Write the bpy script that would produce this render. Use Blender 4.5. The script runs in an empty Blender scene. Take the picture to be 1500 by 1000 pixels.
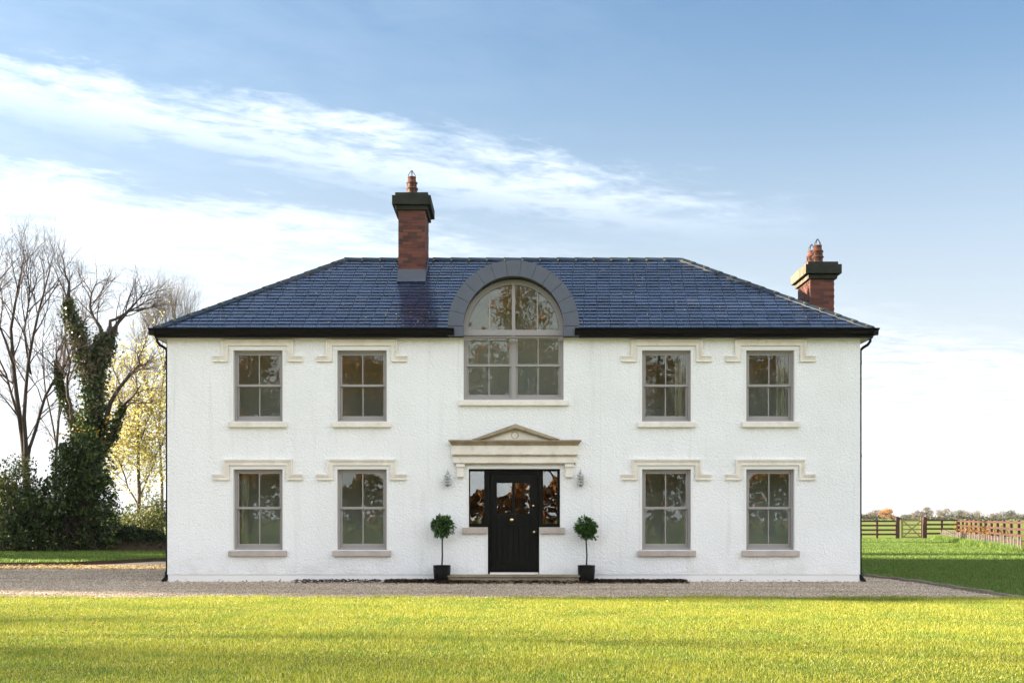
import bpy, math, random
import numpy as np
from mathutils import Vector

# ------------------------------------------------------------------ camera, sky, sun, exposure
scene = bpy.context.scene
COL = scene.collection
CAM_D, CAM_H = 25.0, 1.343           # camera 25 m in front of the facade, 1.34 m above the ground

cam_data = bpy.data.cameras.new("camera")
cam_data.sensor_width = 36.0
cam_data.lens = 42.0
cam_data.shift_y = 0.1713
cam_data.clip_start = 0.1
cam_data.clip_end = 6000.0
cam = bpy.data.objects.new("camera", cam_data)
COL.objects.link(cam)
cam.location = (0.0, -CAM_D, CAM_H)
cam.rotation_euler = (math.radians(90), 0, 0)
scene.camera = cam

SUN_EL = math.radians(16.0)
SUN_BACK = math.radians(5.0)          # the sun stands to the left and 5 degrees behind the facade plane
sun_dir = Vector((-math.cos(SUN_BACK) * math.cos(SUN_EL), math.sin(SUN_BACK) * math.cos(SUN_EL), math.sin(SUN_EL)))
sun_data = bpy.data.lights.new("sun", 'SUN')
sun_data.energy = 5.0
sun_data.angle = math.radians(0.5)
sun_data.color = (1.0, 0.87, 0.66)
sun = bpy.data.objects.new("sun", sun_data)
COL.objects.link(sun)
sun.rotation_euler = sun_dir.to_track_quat('Z', 'Y').to_euler()

world = bpy.data.worlds.new("World")
scene.world = world
world.use_nodes = True


def N(nt, t, **kw):
    n = nt.nodes.new(t)
    for k, v in kw.items():
        setattr(n, k, v)
    return n


def put(nt, sock, v):
    if isinstance(v, bpy.types.NodeSocket):
        nt.links.new(v, sock)
    else:
        sock.default_value = v


def M(nt, op, a, b=None, c=None, clamp=False):
    n = N(nt, 'ShaderNodeMath', operation=op, use_clamp=clamp)
    put(nt, n.inputs[0], a)
    if b is not None:
        put(nt, n.inputs[1], b)
    if c is not None:
        put(nt, n.inputs[2], c)
    return n.outputs[0]


def smooth(nt, v, a, b, lo=0.0, hi=1.0):
    n = N(nt, 'ShaderNodeMapRange', interpolation_type='SMOOTHSTEP')
    put(nt, n.inputs['Value'], v)
    n.inputs['From Min'].default_value = a
    n.inputs['From Max'].default_value = b
    n.inputs['To Min'].default_value = lo
    n.inputs['To Max'].default_value = hi
    return n.outputs[0]


def mixc(nt, fac, a, b, blend='MIX'):
    n = N(nt, 'ShaderNodeMix', data_type='RGBA', blend_type=blend)
    put(nt, n.inputs['Factor'], fac)
    put(nt, n.inputs[6], a if isinstance(a, bpy.types.NodeSocket) else (*a, 1.0))
    put(nt, n.inputs[7], b if isinstance(b, bpy.types.NodeSocket) else (*b, 1.0))
    return n.outputs[2]


def noise(nt, vec, scale, detail=4.0, rough=0.55, dist=0.0):
    n = N(nt, 'ShaderNodeTexNoise')
    if vec is not None:
        put(nt, n.inputs['Vector'], vec)
    n.inputs['Scale'].default_value = scale
    n.inputs['Detail'].default_value = detail
    n.inputs['Roughness'].default_value = rough
    n.inputs['Distortion'].default_value = dist
    return n.outputs['Fac']


SKY_STRENGTH = 0.05
CLOUD = (8.0, 8.2, 8.5)
HAZE_SKY = (3.3, 3.45, 3.6)


def build_world():
    nt = world.node_tree
    nt.nodes.clear()
    out = N(nt, 'ShaderNodeOutputWorld')
    bg = N(nt, 'ShaderNodeBackground')
    bg.inputs['Strength'].default_value = SKY_STRENGTH
    sky = N(nt, 'ShaderNodeTexSky', sky_type='NISHITA')
    sky.sun_disc = False
    sky.sun_elevation = SUN_EL
    sky.sun_rotation = math.atan2(sun_dir.x, sun_dir.y)
    sky.altitude = 50.0
    sky.air_density = 1.0
    sky.dust_density = 2.2
    sky.ozone_density = 2.0
    # a thin high cloud sheet: coordinates on a plane far above, along (t) and across (s) its streets
    tc = N(nt, 'ShaderNodeTexCoord')
    sep = N(nt, 'ShaderNodeSeparateXYZ')
    nt.links.new(tc.outputs['Generated'], sep.inputs[0])
    x, y, z = sep.outputs
    dz = M(nt, 'MAXIMUM', z, 0.025)
    px, py = M(nt, 'DIVIDE', x, dz), M(nt, 'DIVIDE', y, dz)
    t = M(nt, 'ADD', M(nt, 'MULTIPLY', px, 0.82), M(nt, 'MULTIPLY', py, 0.572))
    s = M(nt, 'ADD', M(nt, 'MULTIPLY', px, -0.572), M(nt, 'MULTIPLY', py, 0.82))
    cmb = N(nt, 'ShaderNodeCombineXYZ')
    put(nt, cmb.inputs[0], M(nt, 'MULTIPLY', t, 1.7))
    put(nt, cmb.inputs[1], M(nt, 'MULTIPLY', s, 2.5))
    n1 = noise(nt, cmb.outputs[0], 1.6, 9.0, 0.62, 0.35)
    n2 = noise(nt, cmb.outputs[0], 5.5, 8.0, 0.66, 0.6)
    nn = M(nt, 'ADD', M(nt, 'MULTIPLY', n1, 0.68), M(nt, 'MULTIPLY', n2, 0.32))
    warp = M(nt, 'MULTIPLY', M(nt, 'SUBTRACT', nn, 0.5), 1.15)
    sw = M(nt, 'ADD', s, warp)
    band = M(nt, 'MULTIPLY', smooth(nt, sw, 2.52, 2.94), smooth(nt, sw, 3.36, 2.96))
    band = M(nt, 'MULTIPLY', band, smooth(nt, t, 3.5, 1.7))
    sheet = M(nt, 'MULTIPLY', smooth(nt, sw, 3.36, 3.95), smooth(nt, t, 3.3, 1.2, 0.12, 1.0))
    far = smooth(nt, M(nt, 'ADD', sw, M(nt, 'MULTIPLY', t, 0.05)), 3.9, 5.4)
    mask = M(nt, 'MAXIMUM', M(nt, 'MULTIPLY', band, smooth(nt, nn, 0.34, 0.66, 0.12, 0.46)), M(nt, 'MULTIPLY', sheet, smooth(nt, nn, 0.34, 0.64, 0.16, 0.48)))
    # unseen broken cloud added behind the camera to brighten the facade
    back = M(nt, 'MULTIPLY', smooth(nt, sw, 0.3, -1.2), smooth(nt, nn, 0.36, 0.54, 0.55, 1.0))
    mask = M(nt, 'MAXIMUM', mask, back)
    thin = M(nt, 'MULTIPLY', smooth(nt, t, 2.6, -0.6), smooth(nt, nn, 0.2, 0.8, 0.05, 0.20))
    mask = M(nt, 'MAXIMUM', mask, thin)
    mask = M(nt, 'MAXIMUM', mask, M(nt, 'MULTIPLY', far, smooth(nt, nn, 0.36, 0.62, 0.0, 0.40)), clamp=True)
    lifted = mixc(nt, 1.0, sky.outputs[0], SKY_TINT, 'MULTIPLY')
    veil = smooth(nt, z, 0.44, 0.02, 0.0, 0.92)
    c = mixc(nt, veil, lifted, HAZE_SKY)
    c = mixc(nt, M(nt, 'MULTIPLY', mask, 0.9), c, CLOUD)
    nt.links.new(c, bg.inputs['Color'])
    nt.links.new(bg.outputs[0], out.inputs[0])


SKY_TINT = (0.60, 0.785, 0.87)
build_world()

vs = scene.view_settings
vs.view_transform = 'Standard'
vs.look = 'None'
vs.exposure = 2.5
vs.gamma = 1.0
vs.use_curve_mapping = False
scene.render.engine = 'CYCLES'
scene.cycles.use_denoising = True
scene.cycles.max_bounces = 8
scene.cycles.diffuse_bounces = 4
scene.cycles.glossy_bounces = 4
scene.cycles.transparent_max_bounces = 16
scene.cycles.caustics_reflective = False
scene.cycles.caustics_refractive = False

# ------------------------------------------------------------------ helpers
rng = np.random.default_rng(7)
random.seed(7)


def X(px):
    return (px - 750.0) / 70.0


def Z(py):
    return (851.0 - py) / 70.0


def at(px, py, dist):
    """point at a given distance in front of the camera, from where it is seen in the photograph"""
    return np.array([(px - 750.0) / 1750.0 * dist, dist - CAM_D, CAM_H + (757.0 - py) / 1750.0 * dist])


def link(name, me, mat=None, parent=None):
    o = bpy.data.objects.new(name, me)
    COL.objects.link(o)
    if mat is not None and len(me.materials) == 0:
        me.materials.append(mat)
    if parent is not None:
        o.parent = parent
        o.matrix_parent_inverse.identity()
        pl = parent
        off = Vector((0, 0, 0))
        while pl is not None:
            off += pl.location
            pl = pl.parent
        o.location = -off if o.location.length == 0 else o.location
    return o


def mesh_np(name, verts, faces, smooth_shade=False):
    """verts (n,3); faces: list of integer arrays (m,k)"""
    me = bpy.data.meshes.new(name)
    verts = np.asarray(verts, dtype=np.float32)
    if not isinstance(faces, (list, tuple)):
        faces = [faces]
    faces = [np.asarray(f, dtype=np.int32) for f in faces if len(f)]
    me.vertices.add(len(verts))
    me.vertices.foreach_set('co', verts.ravel())
    loops = np.concatenate([f.ravel() for f in faces])
    sizes = np.concatenate([np.full(len(f), f.shape[1], dtype=np.int32) for f in faces])
    starts = np.concatenate([[0], np.cumsum(sizes)[:-1]]).astype(np.int32)
    me.loops.add(len(loops))
    me.loops.foreach_set('vertex_index', loops)
    me.polygons.add(len(sizes))
    me.polygons.foreach_set('loop_start', starts)
    me.update(calc_edges=True)
    if smooth_shade:
        me.polygons.foreach_set('use_smooth', np.ones(len(sizes), dtype=bool))
    return me


class MB:
    """collects simple solids and links them as one mesh object"""

    def __init__(self):
        self.v, self.f = [], []

    def add(self, vs_, fs_):
        b = len(self.v)
        self.v += [tuple(map(float, p)) for p in vs_]
        self.f += [tuple(i + b for i in f) for f in fs_]
        return self

    def box(self, x0, x1, y0, y1, z0, z1):
        if x0 > x1: x0, x1 = x1, x0
        if y0 > y1: y0, y1 = y1, y0
        if z0 > z1: z0, z1 = z1, z0
        return self.add([(x0, y0, z0), (x1, y0, z0), (x1, y1, z0), (x0, y1, z0), (x0, y0, z1), (x1, y0, z1), (x1, y1, z1), (x0, y1, z1)],
                        [(0, 3, 2, 1), (4, 5, 6, 7), (0, 1, 5, 4), (1, 2, 6, 5), (2, 3, 7, 6), (3, 0, 4, 7)])

    def prism_y(self, pts, y0, y1):
        """polygon in (x,z), counter-clockwise seen from -y, extruded along y"""
        n = len(pts)
        vs_ = [(x, y0, z) for x, z in pts] + [(x, y1, z) for x, z in pts]
        fs_ = [tuple(range(n)), tuple(reversed(range(n, 2 * n)))]
        fs_ += [(i, i + n, (i + 1) % n + n, (i + 1) % n) for i in range(n)]
        return self.add(vs_, fs_)

    def prism_x(self, pts, x0, x1):
        """polygon in (y,z) extruded along x"""
        n = len(pts)
        vs_ = [(x0, y, z) for y, z in pts] + [(x1, y, z) for y, z in pts]
        fs_ = [tuple(reversed(range(n))), tuple(range(n, 2 * n))]
        fs_ += [(i, (i + 1) % n, (i + 1) % n + n, i + n) for i in range(n)]
        return self.add(vs_, fs_)

    def lathe(self, cx, cy, prof, n=20, cap=True):
        """profile [(r,z)] bottom to top round a vertical axis"""
        vs_, fs_ = [], []
        for r, z in prof:
            for k in range(n):
                a = 2 * math.pi * k / n
                vs_.append((cx + r * math.cos(a), cy + r * math.sin(a), z))
        for i in range(len(prof) - 1):
            for k in range(n):
                k2 = (k + 1) % n
                fs_.append((i * n + k, i * n + k2, (i + 1) * n + k2, (i + 1) * n + k))
        if cap:
            fs_.append(tuple(reversed(range(n))))
            fs_.append(tuple(range((len(prof) - 1) * n, len(prof) * n)))
        return self.add(vs_, fs_)

    def tube(self, pts, r, n=8):
        P = np.array(pts, dtype=float)[None]
        R = np.full((1, len(pts)), r) if np.isscalar(r) else np.array(r, dtype=float)[None]
        v, f = tubes(P, R, n)
        self.add(v, [tuple(q) for q in f])
        K = len(pts)
        b = len(self.v) - n * K
        self.f.append(tuple(b + i for i in reversed(range(n))))
        self.f.append(tuple(b + (K - 1) * n + i for i in range(n)))
        return self

    def build(self, name, mat, parent=None, bevel=0.0, shade=False):
        me = bpy.data.meshes.new(name)
        me.from_pydata(self.v, [], self.f)
        me.update()
        if shade:
            me.polygons.foreach_set('use_smooth', np.ones(len(me.polygons), dtype=bool))
        o = link(name, me, mat, parent)
        if bevel > 0:
            m = o.modifiers.new('bevel', 'BEVEL')
            m.width = bevel
            m.segments = 2
            m.limit_method = 'ANGLE'
            m.angle_limit = math.radians(40)
        return o


def tubes(P, R, sides):
    """P (N,K,3) polylines, R (N,K) radii -> verts, quads"""
    P = np.asarray(P, dtype=float)
    Nn, K, _ = P.shape
    T = np.empty_like(P)
    T[:, 1:-1] = P[:, 2:] - P[:, :-2]
    T[:, 0] = P[:, 1] - P[:, 0]
    T[:, -1] = P[:, -1] - P[:, -2]
    T /= np.linalg.norm(T, axis=2, keepdims=True) + 1e-9
    ref = np.zeros((Nn, 1, 3))
    main = np.abs(P[:, -1] - P[:, 0])
    ax = np.argmin(main, axis=1)
    ref[np.arange(Nn), 0, ax] = 1.0
    U = np.cross(T, np.broadcast_to(ref, T.shape))
    U /= np.linalg.norm(U, axis=2, keepdims=True) + 1e-9
    V = np.cross(T, U)
    a = np.arange(sides) * 2 * np.pi / sides
    ring = U[:, :, None, :] * np.cos(a)[None, None, :, None] + V[:, :, None, :] * np.sin(a)[None, None, :, None]
    verts = P[:, :, None, :] + ring * R[:, :, None, None]
    idx = np.arange(Nn * K * sides).reshape(Nn, K, sides)
    nx = np.roll(idx, -1, axis=2)
    f = np.stack([idx[:, :-1], nx[:, :-1], nx[:, 1:], idx[:, 1:]], axis=-1).reshape(-1, 4)
    return verts.reshape(-1, 3), f


def tag(o, label=None, cat=None, group=None, kind=None):
    for k, v in (('label', label), ('category', cat), ('group', group), ('kind', kind)):
        if v:
            o[k] = v
    return o


def empty(name, loc, label=None, cat=None, group=None):
    o = bpy.data.objects.new(name, None)
    COL.objects.link(o)
    o.location = loc
    o.empty_display_size = 0.2
    return tag(o, label, cat, group)


# ------------------------------------------------------------------ materials
def new_mat(name):
    m = bpy.data.materials.new(name)
    m.use_nodes = True
    nt = m.node_tree
    nt.nodes.clear()
    out = N(nt, 'ShaderNodeOutputMaterial')
    p = N(nt, 'ShaderNodeBsdfPrincipled')
    nt.links.new(p.outputs[0], out.inputs[0])
    return m, nt, p, out


def pos(nt):
    g = N(nt, 'ShaderNodeNewGeometry')
    return g.outputs['Position']


def rnd(nt):
    """one random number for each loose piece, for joined and for separate pieces alike"""
    g = N(nt, 'ShaderNodeNewGeometry')
    o = N(nt, 'ShaderNodeObjectInfo')
    return M(nt, 'FRACT', M(nt, 'ADD', g.outputs['Random Per Island'], o.outputs['Random']))


def ramp(nt, fac, stops):
    r = N(nt, 'ShaderNodeValToRGB')
    put(nt, r.inputs[0], fac)
    e = r.color_ramp.elements
    while len(e) > 1:
        e.remove(e[-1])
    e[0].position, e[0].color = stops[0][0], (*stops[0][1], 1)
    for p_, c in stops[1:]:
        q = e.new(p_)
        q.color = (*c, 1)
    return r.outputs[0]


def bump(nt, p, h, strength=0.5, dist=0.01):
    b = N(nt, 'ShaderNodeBump')
    b.inputs['Strength'].default_value = strength
    b.inputs['Distance'].default_value = dist
    put(nt, b.inputs['Height'], h)
    nt.links.new(b.outputs[0], p.inputs['Normal'])


def plain(name, col, rough=0.6, var=0.15, scale=6.0, bumpd=0.0, bscale=60.0, metal=0.0, spec=None):
    m, nt, p, _ = new_mat(name)
    f = noise(nt, pos(nt), scale, 5.0)
    c = mixc(nt, f, tuple(v * (1 - var) for v in col), tuple(min(1, v * (1 + var)) for v in col))
    nt.links.new(c, p.inputs['Base Color'])
    p.inputs['Roughness'].default_value = rough
    p.inputs['Metallic'].default_value = metal
    if spec is not None:
        p.inputs['Specular IOR Level'].default_value = spec
    if bumpd > 0:
        bump(nt, p, noise(nt, pos(nt), bscale, 4.0), 0.6, bumpd)
    return m


def roughcast():
    m, nt, p, _ = new_mat('roughcast')
    P = pos(nt)
    v = N(nt, 'ShaderNodeTexVoronoi', feature='SMOOTH_F1')
    put(nt, v.inputs['Vector'], P)
    v.inputs['Scale'].default_value = 30.0
    v.inputs['Smoothness'].default_value = 0.55
    n1 = noise(nt, P, 24.0, 4.0, 0.6, 0.5)
    n2 = noise(nt, P, 65.0, 3.0, 0.6)
    h = M(nt, 'ADD', M(nt, 'MULTIPLY', v.outputs['Distance'], -0.7), M(nt, 'ADD', M(nt, 'MULTIPLY', n1, 0.9), M(nt, 'MULTIPLY', n2, 0.5)))
    bump(nt, p, h, 1.0, 0.015)
    big = noise(nt, P, 0.7, 5.0, 0.6)
    c = mixc(nt, smooth(nt, big, 0.35, 0.7), (0.88, 0.88, 0.885), (0.83, 0.83, 0.83))
    specks = noise(nt, P, 30.0, 2.0)
    c = mixc(nt, smooth(nt, specks, 0.68, 0.80, 0.0, 0.3), c, (0.45, 0.43, 0.40))
    mp = N(nt, 'ShaderNodeMapping')
    put(nt, mp.inputs[0], P)
    mp.inputs['Scale'].default_value = (5.0, 5.0, 0.35)
    runs = noise(nt, mp.outputs[0], 1.0, 5.0, 0.65)
    c = mixc(nt, smooth(nt, runs, 0.52, 0.78, 0.0, 0.22), c, (0.46, 0.43, 0.37))
    sp = N(nt, 'ShaderNodeSeparateXYZ')
    put(nt, sp.inputs[0], P)
    low_ = M(nt, 'MULTIPLY', smooth(nt, sp.outputs[2], 0.75, 0.10), smooth(nt, noise(nt, P, 2.2, 6.0, 0.7), 0.40, 0.70, 0.0, 0.22))
    c = mixc(nt, low_, c, (0.42, 0.37, 0.29))
    nt.links.new(c, p.inputs['Base Color'])
    p.inputs['Roughness'].default_value = 0.85
    p.inputs['Specular IOR Level'].default_value = 0.15
    return m


def slate_mat():
    m, nt, p, _ = new_mat('slate')
    r = rnd(nt)
    P = pos(nt)
    n = noise(nt, P, 9.0, 6.0, 0.6)
    c = ramp(nt, r, [(0.0, (0.010, 0.018, 0.042)), (0.4, (0.017, 0.033, 0.080)), (0.8, (0.026, 0.046, 0.105)), (1.0, (0.045, 0.056, 0.095))])
    c = mixc(nt, M(nt, 'MULTIPLY', n, 0.45), c, (0.02, 0.026, 0.045))
    lich = noise(nt, P, 26.0, 3.0)
    c = mixc(nt, smooth(nt, lich, 0.70, 0.82, 0, 0.25), c, (0.20, 0.20, 0.19))
    nt.links.new(c, p.inputs['Base Color'])
    rr = M(nt, 'ADD', 0.12, M(nt, 'MULTIPLY', noise(nt, P, 14.0, 4.0), 0.24))
    put(nt, p.inputs['Roughness'], rr)
    p.inputs['Specular IOR Level'].default_value = 0.9
    p.inputs['Coat Weight'].default_value = 0.5
    p.inputs['Coat Roughness'].default_value = 0.14
    p.inputs['Coat IOR'].default_value = 1.7
    bump(nt, p, noise(nt, P, 30.0, 5.0), 0.35, 0.006)
    return m


def brick_mat():
    m, nt, p, _ = new_mat('brick')
    c = ramp(nt, rnd(nt), [(0.0, (0.060, 0.024, 0.021)), (0.22, (0.10, 0.034, 0.026)), (0.6, (0.160, 0.046, 0.030)), (1.0, (0.21, 0.072, 0.044))])
    n = noise(nt, pos(nt), 45.0, 4.0)
    c = mixc(nt, M(nt, 'MULTIPLY', n, 0.5), c, (0.07, 0.03, 0.025))
    nt.links.new(c, p.inputs['Base Color'])
    p.inputs['Roughness'].default_value = 0.85
    bump(nt, p, n, 0.6, 0.005)
    return m


def leaf_mat(name, stops, transl=0.45, rough=0.5, spec=0.3, patch=None):
    m, nt, p, out = new_mat(name)
    c = ramp(nt, rnd(nt), stops)
    if patch:      # greener patches in the sward
        q = M(nt, 'ADD', M(nt, 'MULTIPLY', noise(nt, pos(nt), 0.9, 4.0, 0.6), 0.6), M(nt, 'MULTIPLY', noise(nt, pos(nt), 3.5, 3.0, 0.6), 0.4))
        c = mixc(nt, smooth(nt, q, 0.46, 0.62, 0, 0.9), c, mixc(nt, 1.0, c, patch, 'MULTIPLY'))
    nt.links.new(c, p.inputs['Base Color'])
    p.inputs['Roughness'].default_value = rough
    p.inputs['Specular IOR Level'].default_value = spec
    t = N(nt, 'ShaderNodeBsdfTranslucent')
    nt.links.new(c, t.inputs[0])
    mx = N(nt, 'ShaderNodeMixShader')
    mx.inputs[0].default_value = transl
    nt.links.new(p.outputs[0], mx.inputs[1])
    nt.links.new(t.outputs[0], mx.inputs[2])
    nt.links.new(mx.outputs[0], out.inputs[0])
    return m


def glass_mat(name, wavy=0.0, tint=(0.86, 0.9, 0.88), ior=1.5, refl_scale=1.5):
    m = bpy.data.materials.new(name)
    m.use_nodes = True
    nt = m.node_tree
    nt.nodes.clear()
    out = N(nt, 'ShaderNodeOutputMaterial')
    tr = N(nt, 'ShaderNodeBsdfTransparent')
    tr.inputs[0].default_value = (*tint, 1)
    gl = N(nt, 'ShaderNodeBsdfGlossy')
    gl.inputs['Roughness'].default_value = 0.0
    gl.inputs[0].default_value = (1, 1, 1, 1)
    fr = N(nt, 'ShaderNodeFresnel')
    fr.inputs[0].default_value = ior
    fac = M(nt, 'MULTIPLY', fr.outputs[0], refl_scale, clamp=True)
    b = N(nt, 'ShaderNodeBump')
    b.inputs['Strength'].default_value = 1.0
    b.inputs['Distance'].default_value = wavy
    mp = N(nt, 'ShaderNodeMapping')
    put(nt, mp.inputs[0], pos(nt))
    mp.inputs['Scale'].default_value = (1.0, 1.0, 1.9) if wavy > 0.002 else (1, 1, 1)
    put(nt, b.inputs['Height'], noise(nt, mp.outputs[0], 9.0 if wavy > 0.002 else 1.6, 2.0, 0.5))
    nt.links.new(b.outputs[0], gl.inputs['Normal'])
    mx = N(nt, 'ShaderNodeMixShader')
    put(nt, mx.inputs[0], fac)
    nt.links.new(tr.outputs[0], mx.inputs[1])
    nt.links.new(gl.outputs[0], mx.inputs[2])
    nt.links.new(mx.outputs[0], out.inputs[0])
    return m


def ground_mat(name, stops, scale, fine, bumpd, rough=0.95):
    m, nt, p, _ = new_mat(name)
    P = pos(nt)
    a = noise(nt, P, scale, 6.0, 0.65)
    b = noise(nt, P, fine, 4.0, 0.7)
    f = M(nt, 'ADD', M(nt, 'MULTIPLY', a, 0.5), M(nt, 'MULTIPLY', b, 0.5))
    nt.links.new(ramp(nt, f, stops), p.inputs['Base Color'])
    p.inputs['Roughness'].default_value = rough
    p.inputs['Specular IOR Level'].default_value = 0.1
    bump(nt, p, b, 0.8, bumpd)
    return m


def stone_mat(name, light, dark, stain, amount=0.35):
    m, nt, p, _ = new_mat(name)
    P = pos(nt)
    n = noise(nt, P, 3.0, 6.0, 0.65)
    c = mixc(nt, smooth(nt, n, 0.35, 0.65), light, dark)
    s = noise(nt, P, 7.0, 5.0, 0.7, 0.4)
    c = mixc(nt, smooth(nt, s, 0.52, 0.75, 0, amount), c, stain)
    nt.links.new(c, p.inputs['Base Color'])
    p.inputs['Roughness'].default_value = 0.85
    p.inputs['Specular IOR Level'].default_value = 0.2
    bump(nt, p, noise(nt, P, 70.0, 3.0), 0.4, 0.004)
    return m


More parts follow.
